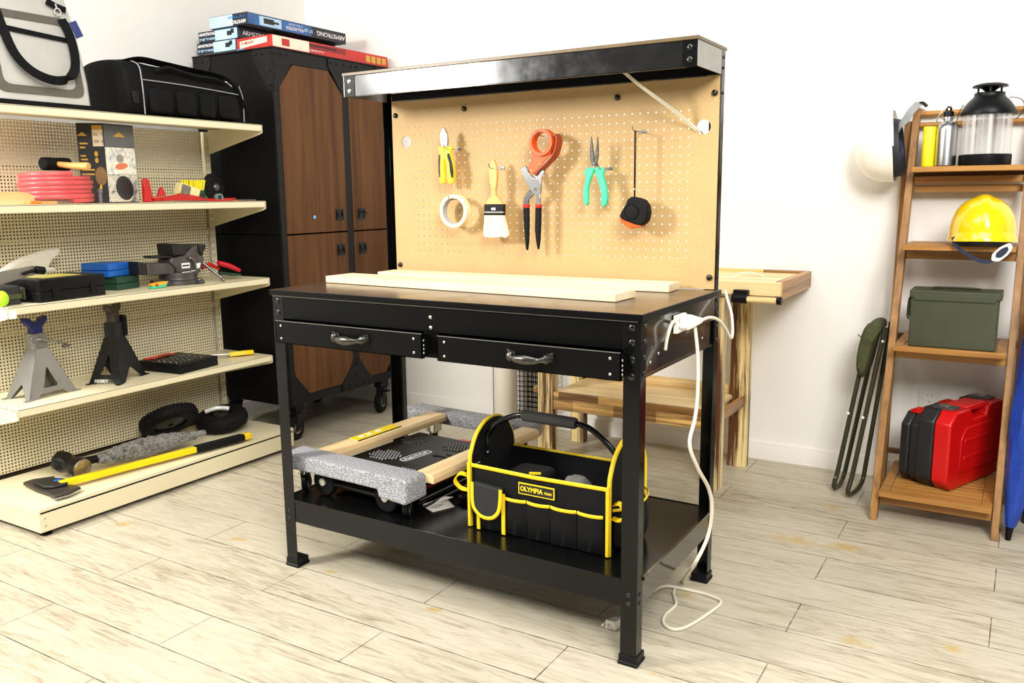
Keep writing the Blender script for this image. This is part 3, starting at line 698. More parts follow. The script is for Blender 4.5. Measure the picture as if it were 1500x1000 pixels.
for zt, xf in ((1.416, -2.108), (1.097, -2.113), (.766, -2.118), (.4195, -2.128)):
    mb = MB(); mb.box(GX+.003, xf, GY0+.025, GY1-.002, zt-.004, zt); mb.box(xf-.0025, xf, GY0+.025, GY1-.002, zt-.026, zt-.0005)
    mb.box(xf-.02, xf-.0025, GY0+.025, GY1-.002, zt-.028, zt-.026); mb.box(xf-.06, xf-.045, GY0+.026, GY1-.004, zt-.014, zt-.004)
    sh = build('shelf', mb, cream, gn, bev=.0008)
    for yy in (GY0+.023, GY1-.003):
        mb = MB(); mb.prism([(GX+.004, yy, zt-.006), (xf-.004, yy, zt-.006), (xf+.0015, yy, zt-.006), (xf+.0015, yy, zt-.034), (xf-.012, yy, zt-.04), (GX+.004, yy, zt-.112)], (0, .003, 0))
        mb.box(xf-.001, xf+.0025, yy, yy+.003, zt-.03, zt-.002)
        build('bracket', mb, cream, sh)
mb = MB(); mb.box(GX, -2.02, GY0, GY1, .093, .098); mb.box(-2.024, -2.020, GY0, GY1, .086, .093)
build('base_deck', mb, cream, gn, bev=.001)
mb = MB(); mb.box(-2.034, -2.024, GY0+.012, GY1-.006, .078, .087); build('slot_shade_strip', mb, blkp, gn)  # black strip stands in for the shade in the slot under the deck
mb = MB(); mb.box(-2.028, -2.021, GY0+.002, GY1, .016, .079); kp = build('kick_plate', mb, cream, gn, bev=.001)
for z_ in (.036, .062): bolt(kp, (-2.021, GY0+.018, z_), (1, 0, 0), .004, .002, zinc, 'screw')
for yy in (GY0, GY1-.003):
    mb = MB(); mb.box(GX, -2.021, yy, yy+.003, .016, .093); mb.box(GX, -2.03, yy-.002 if yy < 0 else yy, yy+.003 if yy < 0 else yy+.005, .078, .084); build('base_side', mb, cream, gn)
for yy in (GY0+.03, GY1-.03):
    for xx in (-2.045, -2.42): build('levelling_foot', MB().lathe([(.02, 0), (.02, .004), (.008, .009), (.006, .018)], (xx, yy, 0)), blkp, gn)
build('price_tag', MB().box(-2.1175, -2.1155, GY0+.026, GY0+.050, .728, .756), wtext, gn)

# ------------------------------------------------------------------ industrial cabinet
CY0, CY1, CX0, CX1 = .962, 1.75, -2.605, -2.10
cb = thing('tool_cabinet', 'tall black steel cabinet with riveted corners and walnut doors beside the cream shelving', 'cabinet', (-2.35, 1.36, 0))
mb = MB(); mb.box(CX0, CX1-.012, CY0+.002, CY1, .165, .944); mb.box(CX0, CX1-.012, CY0+.002, CY1, .947, 1.738)
build('body', mb, blkt, cb, bev=.003)
mb = MB(); mb.box(CX0-.003, CX1+.003, CY0-.003, CY1+.003, 1.738, 1.745); build('top_plate', mb, blkt, cb, bev=.001)
frm = M('black_frame_steel', (20, 20, 21), .45, .0, .15, 30, .3, 260, spec=.2)
def yz(pts, x, th): mb = MB(); mb.prism([(x, y, z) for y, z in pts], (th, 0, 0)); return mb
YM0, YM1 = 1.386, 1.432
for nm, (a, b_, c_, d_) in dict(stile=(CY0, .992, .165, 1.738), centre=(YM0+.002, YM1-.002, .165, 1.738), far=(CY1-.03, CY1, .165, 1.738)).items():
    build('stile', MB().box(CX1-.012, CX1, a, b_, c_, d_), frm, cb, bev=.001)
for z0, z1 in ((1.683, 1.738), (.165, .205)): build('rail', MB().box(CX1-.012, CX1-.001, .992, CY1-.03, z0, z1), frm, cb, bev=.001)
DR = []
for (y0, y1, side) in ((.994, YM0, 0), (YM1, CY1-.032, 1)):
    for (z0, z1, up) in ((.949, 1.681, 1), (.207, .942, 0)):
        c2 = .085; c3 = .10
        if up: pts = [(y0, z0), (y1, z0), (y1, z1-c3), (y1-c2, z1), (y0+c2, z1), (y0, z1-c3)]
        else: pts = [(y0+c2, z0), (y1-c2, z0), (y1, z0+c3), (y1, z1), (y0, z1), (y0, z0+c3)]
        d_ = build('door', yz(pts, CX1-.010, .012), walnut, cb, bev=.0015, label='walnut wood door panel'); DR.append(d_)
        hy = (y1-.052) if side == 0 else (y0+.058); hz = (z0+.078) if up else (z1-.082)
        x = CX1+.002
        mb = MB(); mb.box(x, x+.003, hy-.026, hy+.026, hz-.027, hz+.027); mb.box(x+.003, x+.006, hy-.022, hy-.017, hz-.022, hz+.022); mb.box(x+.003, x+.006, hy+.017, hy+.022, hz-.022, hz+.022); mb.box(x+.003, x+.006, hy-.022, hy+.022, hz+.017, hz+.022)
        hp = build('handle_plate', mb, M('handle_black', (22, 22, 22), .4, .3, .2), d_, bev=.0008)
        mb = MB(); tl = .018 if (side and up) else .004
        mb.tube([(x+.006, hy-.017, hz+.012), (x+.008+tl, hy-.015, hz-.014+tl*.8), (x+.008+tl, hy+.015, hz-.014+tl*.8), (x+.006, hy+.017, hz+.012)], .0028, 8)
        build('ring_pull', mb, M('handle_black', (22, 22, 22), .4, .3, .2), d_)
build('blue_sticker', MB().lathe([(.0085, 0), (.0085, .0006), (0, .0008)], (CX1+.002, 1.168, 1.02), (1, 0, 0), 24), M('light_blue_paper', (120, 180, 225), .5), DR[0])
# gussets with rivets
def gusset(pts, x, rv, n=(1, 0, 0), side=False):
    mb = MB()
    if side: mb.prism([(a, CY0+.0015, b_) for a, b_ in pts], (0, -.003, 0))
    else: mb.prism([(x, a, b_) for a, b_ in pts], (.0035, 0, 0))
    g_ = build('gusset', mb, frm, cb, bev=.0006)
    for a, b_ in rv: bolt(g_, (a, CY0-.0015, b_) if side else (x+.0035, a, b_), (0, -1, 0) if side else (1, 0, 0), .0065, .005, M('rivet_black', (26, 26, 26), .3, .5, .1), 'rivet', 8)
x = CX1+.0003
def R3(y, dy, z, dz): return [(y+dy*.012, z-dz*.018), (y+dy*.05, z-dz*.018), (y+dy*.09, z-dz*.018), (y+dy*.012, z-dz*.06), (y+dy*.012, z-dz*.105)]
gusset([(CY0, 1.737), (CY0+.118, 1.737), (CY0+.118, 1.70), (CY0+.032, 1.585), (CY0+.032, 1.565), (CY0, 1.565)], x, R3(CY0, 1, 1.737, 1))
ym = (YM0+YM1)/2
gusset([(ym-.108, 1.737), (ym+.108, 1.737), (ym+.108, 1.70), (ym+.023, 1.585), (ym-.023, 1.585), (ym-.108, 1.70)], x, [(ym-.09, 1.719), (ym-.05, 1.719), (ym, 1.719), (ym+.05, 1.719), (ym+.09, 1.719), (ym, 1.66)])
gusset([(CY1, 1.737), (CY1-.118, 1.737), (CY1-.118, 1.70), (CY1-.032, 1.585), (CY1, 1.565)], x, [(CY1-.012, 1.719), (CY1-.05, 1.719), (CY1-.09, 1.719)])
gusset([(CY0, .166), (CY0+.118, .166), (CY0+.118, .2), (CY0+.032, .305), (CY0+.032, .325), (CY0, .325)], x, [(CY0+.014, .185), (CY0+.055, .184), (CY0+.095, .184), (CY0+.014, .24), (CY0+.014, .30)])
gusset([(ym-.108, .166), (ym+.108, .166), (ym+.108, .2), (ym+.023, .315), (ym-.023, .315), (ym-.108, .2)], x, [(ym-.09, .184), (ym-.05, .184), (ym, .184), (ym+.05, .184), (ym+.09, .184), (ym, .24), (ym, .29)])
gusset([(CX1, 1.737), (CX1-.118, 1.737), (CX1-.118, 1.70), (CX1-.03, 1.56), (CX1, 1.56)], 0, [(CX1-.015, 1.719), (CX1-.06, 1.719), (CX1-.10, 1.719), (CX1-.018, 1.65), (CX1-.018, 1.59)], side=True)
gusset([(CX0, 1.737), (CX0+.118, 1.737), (CX0+.118, 1.70), (CX0+.03, 1.56), (CX0, 1.56)], 0, [(CX0+.015, 1.719), (CX0+.06, 1.719), (CX0+.10, 1.719), (CX0+.015, 1.65)], side=True)
# casters
def caster(parent, x, y, z0, r, w, dirx=0, diry=1, offs=.02, wm=None, fork=None, lever=False, name='caster'):
    """swivel caster: top plate, fork and wheel; rolls towards (dirx, diry)"""
    d = Vector((dirx, diry, 0)).normalized(); a = Vector((-d.y, d.x, 0)); c = Vector((x, y, z0+r))-d*offs
    mb = MB(); top = z0+2*r+.012
    mb.lathe([(.02 if r > .03 else r*.8, 0), (.02 if r > .03 else r*.8, -.006), (.012, -.008)], (x, y, top+.004), (0, 0, 1), 16)
    for s_ in (-1, 1):
        o0 = c+a*s_*(w/2+.0015)
        mb.prism([o0+d*offs*1.6+Vector((0, 0, r+.012)), o0-d*offs*.2+Vector((0, 0, r+.012)), o0-d*r*.35-Vector((0, 0, r*.25)), o0+d*r*.3-Vector((0, 0, r*.25))], a*s_*.0025)
    mb.cbox(c+d*offs*.7+Vector((0, 0, r+.010)), offs*1.8, w+.008, .004, Matrix((d, a, (0, 0, 1))).transposed())
    f_ = build(name, mb, fork or frm, parent)
    mb = MB(); mb.lathe([(r*.5, -w*.5), (r*.86, -w*.5), (r, -w*.3), (r, w*.3), (r*.86, w*.5), (r*.5, w*.5)], c, a, 28); build('wheel', mb, wm or rub, f_)
    mb = MB(); mb.lathe([(r*.2, -w*.56), (r*.5, -w*.5), (r*.5, w*.5), (r*.2, w*.56)], c, a, 18); build('hub', mb, steel if wm is None else M('hub_grey', (150, 150, 146), .4), f_)
    if lever:
        mb = MB(); mb.box(c.x+.01, c.x+.06, c.y-.012, c.y+.012, z0+2*r+.0, z0+2*r+.006); build('brake_lever', mb, blkp, f_, bev=.001)
    return f_
caster(cb, -2.115, 1.62, 0, .058, .032, -.3, 1, .03, lever=True)
caster(cb, -2.13, 1.03, 0, .058, .032, -.2, 1, .03)
caster(cb, -2.56, 1.62, 0, .058, .032, 0, 1, .03); caster(cb, -2.56, 1.05, 0, .058, .032, 0, 1, .03)
for x_, y_ in ((-2.115, 1.62), (-2.13, 1.03), (-2.56, 1.62), (-2.56, 1.05)):
    build('caster_mount', MB().box(x_-.03, x_+.015, y_-.03, y_+.03, .130, .166), frm, cb)

# ------------------------------------------------------------------ on top of the cabinet
ZT = 1.745
navyb = M('box_dark_navy', (14, 22, 38), .35, 0, .1); bluep = M('box_mid_blue', (40, 96, 160), .35, 0, .25, 12); pale = M('box_light_blue', (178, 214, 236), .35, 0, .15, 12)
def carton(label, x0, x1, y0, y1, z0, z1, split, flip, order, top=False):
    k = thing('tv_mount_box', label, 'box', ((x0+x1)/2, (y0+y1)/2, z0), 0, 'dark blue cartons on the cabinet')
    b_ = build('carton', MB().box(x0, x1, y0, y1, z0, z1), navyb, k, bev=.001)
    h = z1-z0; L = y1-y0; Wd = x1-x0
    # long side facing the room
    e = .0006
    if top:
        build('blue_print', MB().box(x1, x1+e, y0+.005, y0+L*.62, z0+.003, z1-.003), bluep, b_)
        build('pale_print', MB().box(x1+e, x1+2*e, y0+.07, y0+.20, z0+.006, z1-.006), pale, b_)
        mb = MB(); mb.box(x1+2*e, x1+3*e, y0+.095, y0+.155, z0+.016, z1-.012); mb.box(x1+2*e, x1+3*e, y0+.15, y0+.185, z0+.022, z1-.02); build('tv_bracket_picture', mb, blackp, b_)
        fz = lambda y, z: frame((x1+3*e, y, z), (0, -1, 0), (0, 0, -1))
        text('ARMSTRONG', h*.55, fz(y1-.01, z0+h*.5), wtext, b_, off=.0004, sx=1.15)
        text('37"-80"', h*.42, fz(y0+.40, z0+h*.52), pale, b_, off=.0004)
        text('FULL-MOTION', h*.4, fz(y0+.335, z0+h*.40), wtext, b_, off=.0004, sx=.8)
        text('TV WALL MOUNT', h*.22, fz(y0+.335, z0+h*.74), wtext, b_)
        fe = lambda x, z: frame((x, y0-2*e, z), (-1, 0, 0), (0, 0, -1))
        build('pale_end_print', MB().box(x0+.0, x0+Wd*.62, y0-e, y0, z0+.002, z1-.002), pale, b_)
        text('ARMSTRONG', h*.4, fe(x1-.006, z0+h*.3), wtext, b_, off=.0003, sx=.95)
        text('37"-80" TV MOUNT', h*.3, fe(x1-.006, z0+h*.72), bluep, b_, off=.0003, sx=.9)
    else:
        fz = lambda y, z: frame((x1+3*e, y, z), (0, 1, 0), (0, 0, 1))
        text('ARMSTRONG', h*.55, fz(y0+.02, z0+h*.5), wtext, b_, off=.0004, sx=1.1)
        build('pale_end_print', MB().box(x0+Wd*.42, x1-.01, y0-e, y0, z0+.002, z1-.002), pale, b_)
        fe = lambda x, z: frame((x, y0-2*e, z), (1, 0, 0), (0, 0, 1))
        text('ARMSTRONG', h*.36, fe(x0+.006, z0+h*.72), wtext, b_, off=.0003, sx=1.05)
        text('37"-80" TV MOUNT', h*.3, fe(x0+.006, z0+h*.27), pale, b_, off=.0003, sx=.95)
        mb = MB(); mb.box(x1-.075, x1-.045, y0-2*e, y0-e, z0+h*.35, z1-h*.25); mb.box(x1-.05, x1-.03, y0-2*e, y0-e, z0+h*.5, z1-h*.1); build('tv_bracket_picture', mb, blackp, b_)
    return k
build_ = tag(build('white_foam_sheet', MB().box(-2.60, -2.34, 1.02, 1.60, ZT+.0005, ZT+.012), wtext, loc=(-2.45, 1.31, ZT)), 'thin white sheet under the dark blue cartons on the cabinet', 'sheet')
carton('lowest dark blue carton lettered ARMSTRONG on the cabinet', -2.615, -2.35, 1.0, 1.62, ZT+.013, ZT+.061, 0, 0, 0)
carton('middle dark blue carton lettered ARMSTRONG in the cabinet stack', -2.60, -2.335, 1.0, 1.62, ZT+.062, ZT+.110, 0, 0, 0)
carton('topmost dark blue carton, its ARMSTRONG lettering upside down', -2.50, -2.262, .985, 1.615, ZT+.111, ZT+.162, 0, 0, 0, True)
# red box
k = thing('red_box', 'long red and white carton along the front edge of the cabinet top', 'box', (-2.2, 1.38, ZT))
X0, X1, Y0, Y1, z0, z1 = -2.325, -2.107, .975, 1.745, ZT+.0005, ZT+.052
b_ = build('carton', MB().box(X0, X1, Y0, Y1, z0, z1), M('box_red', (196, 34, 26), .35, 0, .08), k, bev=.002)
build('cream_print', MB().box(X1, X1+.0006, Y0+.003, Y0+.22, z0+.004, z1-.002), M('cream_print', (240, 228, 204), .4, 0, .05), b_)
build('red_square', MB().box(X1+.0006, X1+.0012, Y0+.055, Y0+.10, z0+.012, z1-.01), red, b_)
build('dark_red_band', MB().box(X1, X1+.0006, Y0+.22, Y0+.46, z0+.022, z1-.006), M('dark_red_print', (130, 18, 16), .4), b_)
text('FULL MOTION TV WALL MOUNT', .013, frame((X1+.0012, Y0+.225, z0+.036), (0, 1, 0), (0, 0, 1)), blackp, b_, off=.0002, sx=.9)
text('SUPPORTS UP TO', .011, frame((X1+.0012, Y0+.225, z0+.014), (0, 1, 0), (0, 0, 1)), wtext, b_)
for i in range(4): build('yellow_icon', MB().box(X1, X1+.0007, Y1-.165+i*.04, Y1-.135+i*.04, z0+.010, z1-.010), gold, b_)
mb = MB(); mb.prism([(X0+.02, Y0-.0008, z0+.008), (X1-.03, Y0-.0008, z0+.022), (X1-.03, Y0-.0008, z1-.006), (X0+.02, Y0-.0008, z1-.014)], (0, .0007, 0)); build('cream_print', mb, M('cream_print', (240, 228, 204), .4), b_)
text('TV MOUNT', .015, frame((X0+.03, Y0-.0014, z0+.026), (1, 0, .05), (0, 0, 1)), red, b_, off=.0003)
build('blue_tape', MB().box(X0-.001, X0+.05, Y0-.003, Y0+.02, z0+.0002, z0+.006), M('blue_tape', (70, 150, 190), .5), k)

# ------------------------------------------------------------------ top gondola shelf
Z1 = 1.4165
def rounded(pts, n=4, fr_=.25):
    """soften a polygon's corners"""
    out = []; N = len(pts)
    for i in range(N):
        a, b_, c_ = Vector(pts[i-1]), Vector(pts[i]), Vector(pts[(i+1) % N])
        p = b_+(a-b_)*fr_; q = b_+(c_-b_)*fr_
        for k_ in range(n+1):
            s_ = k_/n; out.append((1-s_)**2*p+2*s_*(1-s_)*b_+s_*s_*q)
    return out
k = thing('tool_duffel', 'black nylon duffel tool bag at the right end of the top shelf', 'bag', (-2.27, .55, Z1))
rings = []; Ls = [.272, .278, .30, .34, .42, .52, .62, .72, .79, .815, .822]
for i, y in enumerate(Ls):
    s_ = {0: .86, 1: .95, 9: .95, 10: .85}.get(i, 1.0)
    top = .205-.028*((y-.33)/.5) + .006*math.sin(y*40); wd = .15*s_; hh = top*(.97 if i in (0, 10) else 1)
    prof = [(-wd, .0), (-wd*1.03, .05), (-wd*1.0, hh*.68), (-wd*.88, hh*.92), (-wd*.35, hh*1.0), (wd*.35, hh*1.0), (wd*.86, hh*.93), (wd*1.0, hh*.70), (wd*1.03, .05), (wd, .0)]
    rings.append([Vector((-2.275+a, y+.004*math.sin(b_*60+i), Z1+.002+b_)) for a, b_ in prof])
bd = build('body', MB().loft(rings), nyl, k, sub=2)
pip = M('grey_piping', (150, 150, 150), .5)
def piping(pts, r=.0022, m_=pip, par=None, nm='piping'): mb = MB(); mb.tube(smooth_pts(pts, 5), r, 6); return build(nm, mb, m_, par)
xf = -2.275+.157
piping([(xf+.002, .335, Z1+.004), (xf+.001, .335, Z1+.06), (xf-.003, .335, Z1+.13), (xf-.018, .335, Z1+.182), (xf-.09, .335, Z1+.205), (-2.29, .335, Z1+.209)], par=bd)
piping([(xf-.001, .34, Z1+.128), (xf-.001, .5, Z1+.126), (xf-.002, .66, Z1+.120), (xf-.003, .79, Z1+.113)], .0022, par=bd)
piping([(xf, .805, Z1+.006), (xf, .806, Z1+.05), (xf-.002, .806, Z1+.105), (xf-.014, .80, Z1+.15)], par=bd)
for i, y in enumerate((.35, .47, .58, .67)):
    y1 = (.465, .575, .665, .79)[i]; n_ = 5; mb = MB(); rg = []
    for j in range(n_+1):
        yy = y+.004+(y1-y-.008)*j/n_; bulge = .014*math.sin(PI*j/n_)
        rg.append([Vector((xf-.004, yy, Z1+.006)), Vector((xf+.004+bulge, yy, Z1+.012)), Vector((xf+.004+bulge*1.1, yy, Z1+.07)), Vector((xf-.004+bulge, yy, Z1+.108)), Vector((xf-.012, yy, Z1+.11))])
    build('pocket', mb.loft(rg), nyl, k, sub=1)
mb = MB(); mb.ribbon(smooth_pts([(xf-.015, .40, Z1+.160), (xf-.008, .45, Z1+.176), (-2.135, .52, Z1+.168), (-2.13, .58, Z1+.160), (-2.13, .66, Z1+.158), (-2.14, .72, Z1+.150)], 5), .03, .012, (1, 0, .7)); build('handle', mb, nyl, k)
mb = MB(); mb.ribbon(smooth_pts([(-2.2, .30, Z1+.188), (-2.17, .36, Z1+.206), (-2.16, .45, Z1+.200), (-2.16, .56, Z1+.192), (-2.15, .68, Z1+.183), (-2.14, .74, Z1+.168), (-2.13, .775, Z1+.13), (-2.12, .80, Z1+.07), (-2.12, .83, Z1+.028), (-2.14, .868, Z1+.014)], 5), .034, .003, (.6, .1, .3)); sp_ = build('shoulder_strap', mb, nyl, k)
mb = MB(); mb.tube(smooth_pts([(-2.155, .735, Z1+.17), (-2.14, .748, Z1+.158), (-2.135, .765, Z1+.145)], 4), .004, 8); mb.ring((-2.132, .772, Z1+.138), (1, .3, 0), .010, .0075, .003, 20); build('swivel_clip', mb, chrome, sp_, label='shiny swivel clip on the strap')
mb = MB(); mb.box(xf-.005, xf+.002, .292, .315, Z1+.04, Z1+.085); build('tag_window', mb, blkp, k, bev=.002)
# clear tote
k = thing('clear_tool_tote', 'clear and grey zip tote with a black web handle on the top shelf', 'bag', (-2.28, -.03, Z1))
xf = -2.17; grf = M('tote_grey_fabric', (92, 88, 78), .7, 0, .08)
tw = M('tote_white_vinyl', (184, 182, 174), .3, 0, .05, 20, .3, 25)
def tot(y, z, x=0): return Vector((xf-.10*max(0, (z-Z1)/.5)**1.5+x, y, z))
rg = []
for z_, in_, d_ in ((Z1+.001, 0, .17), (Z1+.1, .0, .17), (Z1+.2, .006, .16), (Z1+.3, .014, .14), (Z1+.40, .03, .09), (Z1+.45, .04, .05)):
    xx = tot(0, z_).x; r_ = .03; y0, y1 = -.22+in_, .165-in_*.8
    rg.append([Vector(p) for p in ((xx, y0+r_, z_), (xx, y1-.012, z_), (xx-.012, y1, z_), (xx-d_+.012, y1, z_), (xx-d_, y1-.02, z_), (xx-d_, y0+.02, z_), (xx-d_+.012, y0, z_), (xx-.01, y0, z_))])
body = build('body', MB().loft(rg), tw, k, bev=.004)
def strap_(pts, w, m_, nm, th=.0025, side=(0, 1, 0), par=None, sm=5, x=.002): 
    mb = MB(); mb.ribbon(smooth_pts([tot(a, b_, x) for a, b_ in pts], sm), w, th, side); return build(nm, mb, m_, par or k)
mb = MB(); mb.box(xf-.003, xf+.003, -.222, .163, Z1+.002, Z1+.022); build('black_base_band', mb, nyl, k)
# grey frame window on the front
def frm_(y0, y1, za, zb, w, m_, nm, x):
    P = rounded([(0, y0, za), (0, y1, za), (0, y1, zb), (0, y0, zb)], 4, .12); C = Vector((0, (y0+y1)/2, (za+zb)/2)); mb = MB()
    o = [tot(p.y, p.z, x) for p in P]; i_ = [tot(C.y+(p.y-C.y)*(1-2*w/(y1-y0)), C.z+(p.z-C.z)*(1-2*w/(zb-za)), x) for p in P]
    n = len(P); o2 = [p-Vector((.003, 0, 0)) for p in o]; i2 = [p-Vector((.003, 0, 0)) for p in i_]
    mb.loft([o, i_, i2, o2, o], caps=False); return build(nm, mb, m_, k)
frm_(-.165, .138, Z1+.045, Z1+.315, .026, grf, 'grey_front_frame', .0035)
P = [tot(y, z, .0045) for y, z in ((-.11, Z1+.245), (.11, Z1+.232), (.11, Z1+.248), (-.11, Z1+.262))]
build('zip', MB().prism(P, (.002, 0, 0)), nyl, k); 
mb = MB(); mb.ribbon(smooth_pts([tot(-.135, Z1+.40, .012), tot(-.13, Z1+.34, .016), tot(-.118, Z1+.25, .02), tot(-.10, Z1+.17, .026), tot(-.06, Z1+.12, .03), tot(.0, Z1+.095, .032), tot(.06, Z1+.10, .03), tot(.098, Z1+.135, .028), tot(.113, Z1+.19, .024), tot(.112, Z1+.26, .02), tot(.098, Z1+.31, .016)], 6), .03, .003, (0, .8, .5)); hd = build('web_handle', mb, nyl, k, label='black web handle hanging in a loop')
mb = MB(); mb.ribbon([tot(.06, Z1+.365, .012), tot(.09, Z1+.352, .014), tot(.125, Z1+.345, .010)], .02, .004, (0, 0, 1)); build('buckle_strap', mb, nyl, k)
mb = MB(); mb.ring(tot(.088, Z1+.333, .018), (1, 0, 0), .013, .009, .004, 20); mb.tube([tot(.088, Z1+.36, .016), tot(.088, Z1+.345, .018)], .0035, 8); build('swivel_clip', mb, chrome, k)
mb = MB(); p = tot(.155, Z1+.285, .0); mb.cbox(p, .0015, .03, .055, Matrix.Rotation(.45, 3, 'X')); build('hang_tag', mb, M('blue_tag', (44, 54, 120), .5), k)

# ------------------------------------------------------------------ second gondola shelf
Z2 = 1.0975
hosem = M('pink_rubber_hose', (212, 62, 64), .32, 0, .06)
k = thing('hose_coil', 'coil of pink hose in shrink wrap on the second shelf', 'hose', (-2.26, .055, Z2))
mb = MB(); pts = []; rad = []
for i in range(6*30+1):
    a = 2*PI*i/30; lay = i/30
    R_ = .108+.004*math.sin(lay*2.1); pts.append((-2.265+R_*math.cos(a)*.95, .055+R_*1.05*math.sin(a), Z2+.0105+lay*.0155))
mb.tube(pts, .0084, 10)
pts = [(-2.265+.085*math.cos(2*PI*i/24), .055+.09*math.sin(2*PI*i/24), Z2+.012+.0165*(i/24)) for i in range(24*5+1)]; mb.tube(pts, .0096, 8)
build('hose', mb, hosem, k)
mb = MB(); N_ = 36; rg = []
for z_, r_ in ((.001, .09), (.004, .118), (.03, .1215), (.08, .1215), (.106, .118), (.113, .10), (.114, .05), (.114, .02)):
    rg.append([Vector((-2.265+r_*math.cos(2*PI*i/N_)*.97*(1+.008*math.sin(i*3.1)), .055+r_*1.06*math.sin(2*PI*i/N_)*(1+.008*math.sin(i*2.3)), Z2+z_)) for i in range(N_)])
mb.loft(rg, caps=False); build('shrink_wrap', mb, film, k, label='clear glossy shrink wrap')
k = thing('rubber_mallet', 'rubber mallet with black head and wooden handle lying on the pink hose', 'mallet', (-2.25, .04, Z2+.115))
a_, b_ = Vector((-2.250, .004, Z2+.139)), Vector((-2.262, .108, Z2+.139))
d_ = (b_-a_).normalized(); mb = MB(); mb.lathe([(.018, 0), (.0225, .004), (.0235, .02), (.0225, .05), (.0235, .088), (.0225, .104), (.018, .108)], a_, d_, 28); build('head', mb, rub, k)
mb = MB(); mb.tube([(-2.258, .050, Z2+.140), (-2.19, .070, Z2+.132), (-2.115, .088, Z2+.1285), (-2.112, .089, Z2+.128)], [.009, .0115, .0135, .012], 14); build('handle', mb, grain, k)
# tall box
k = thing('ear_muff_box', 'tall dark carton with gold print and a photo panel, standing on the second shelf', 'box', (-2.33, .27, Z2))
bz = M('box_charcoal', (38, 38, 36), .45, 0, .08); ang = math.radians(-32)
A = PX(160, 293, -2.205); A.z = Z2
e1 = Vector((-.085, -.095, 0)); e1 = Vector((-.066, -.062, 0)); e2 = Vector((-.02, .138, 0)); H = .288
build('carton', MB().prism([A, A+e1, A+e1+e2, A+e2], (0, 0, H)), bz, k, bev=.001)
n2 = Vector((e2.y, -e2.x, 0)).normalized(); n1 = Vector((-e1.y, e1.x, 0)).normalized()
if n1.dot(CAM-A) < 0: n1 = -n1
def face_rect(o, e, n, s0, s1, za, zb, m_, nm, lift=.0006, par=None):
    mb = MB(); p0 = o+e*s0+n*lift*.5; p1 = o+e*s1+n*lift*.5
    mb.prism([p0+Vector((0, 0, za)), p1+Vector((0, 0, za)), p1+Vector((0, 0, zb)), p0+Vector((0, 0, zb))], n*lift*.5); return build(nm, mb, m_, par or k)
face_rect(A, e2, n2, .01, .99, .205, .283, M('panel_grey', (92, 94, 94), .45, 0, .05), 'grey_panel')
m, t, b = nt('photo_print_light'); v = coords(t)
t.links.new(ramp(t, noise_n(t, v, 26, 5, .8, 1.2), [(.3, lin((60, 60, 60))), (.40, lin((176, 186, 190))), (.52, lin((232, 226, 206))), (.60, lin((244, 240, 226))), (.66, lin((236, 208, 140)))]), b.inputs['Base Color']); ph1 = m
m, t, b = nt('photo_print_dark'); v = coords(t)
t.links.new(ramp(t, noise_n(t, v, 30, 5, .8, 1.2), [(.3, lin((40, 40, 42))), (.45, lin((150, 150, 146))), (.55, lin((228, 220, 196))), (.68, lin((60, 54, 50)))]), b.inputs['Base Color']); ph2 = m
face_rect(A, e2, n2, .01, .99, .105, .203, ph1, 'photo_print')
face_rect(A, e2, n2, .01, .99, .004, .104, ph2, 'photo_print')
def ell(o, e, n, s0, z_, rs, rz, m_, nm, tilt=0):
    mb = MB(); e_ = e.normalized(); c_ = o+e*s0+Vector((0, 0, z_))+n*.0007
    mb.prism([c_+e_*(rs*math.cos(a)*math.cos(tilt)-rz*math.sin(a)*math.sin(tilt))+Vector((0, 0, rs*math.cos(a)*math.sin(tilt)+rz*math.sin(a)*math.cos(tilt))) for a in [2*PI*i/20 for i in range(20)]], n*.0005); build(nm, mb, m_, k)
ell(A, e2, n2, .5, .135, .030, .012, M('photo_orange', (216, 120, 76), .5), 'photo_figure', .15); ell(A, e2, n2, .47, .163, .017, .015, M('photo_grey', (150, 140, 132), .5), 'photo_figure')
ell(A, e2, n2, .55, .055, .040, .046, M('photo_black', (34, 34, 36), .5), 'photo_figure', .4); ell(A, e2, n2, .58, .058, .026, .034, M('photo_orange', (216, 120, 76), .5), 'photo_figure', .4)
mb = MB(); c_ = A+e2*.5+Vector((0, 0, .242))+n2*.0007; u_ = e2.normalized()
mb.prism([c_-u_*.028, c_+u_*.028, c_+u_*.010+Vector((0, 0, .012)), c_+Vector((0, 0, .018)), c_-u_*.012+Vector((0, 0, .011))], n2*.0006); build('gold_logo', mb, gold, k)
mb = MB(); c_ = A+e1*.5+e1*.3+Vector((0, 0, .242))+n1*.0007; u_ = e1.normalized()
mb.prism([c_-u_*.018, c_+u_*.018, c_+Vector((0, 0, .014))], n1*.0006); build('gold_logo', mb, gold, k)
face_rect(A, e1, n1, .03, .42, .205, .28, M('cream_label', (226, 208, 176), .5), 'size_label', .0008)
face_rect(A, e1, n1, .03, .42, .265, .28, gold, 'gold_strip', .0012)
fr_ = lambda s_, z_: frame(A+e1*s_+n1*.0014+Vector((0, 0, z_)), -e1, (0, 0, 1))
text('XL  76', .014, fr_(.38, .247), blackp, k); text('DE  IL', .014, fr_(.38, .222), blackp, k)
for z_, w_ in ((.212, .3), (.198, .2), (.168, .2), (.155, .26), (.118, .48), (.102, .46)): face_rect(A, e1, n1, .92-w_, .92, z_, z_+.006, gold, 'gold_text_line')
for z_ in (.178, .155): ell(A, e1, n1, .33, z_, .006, .010, gold, 'gold_oval')
ell(A, e1, n1, .22, .098, .020, .034, M('brown_oval', (128, 96, 56), .5), 'brown_oval')
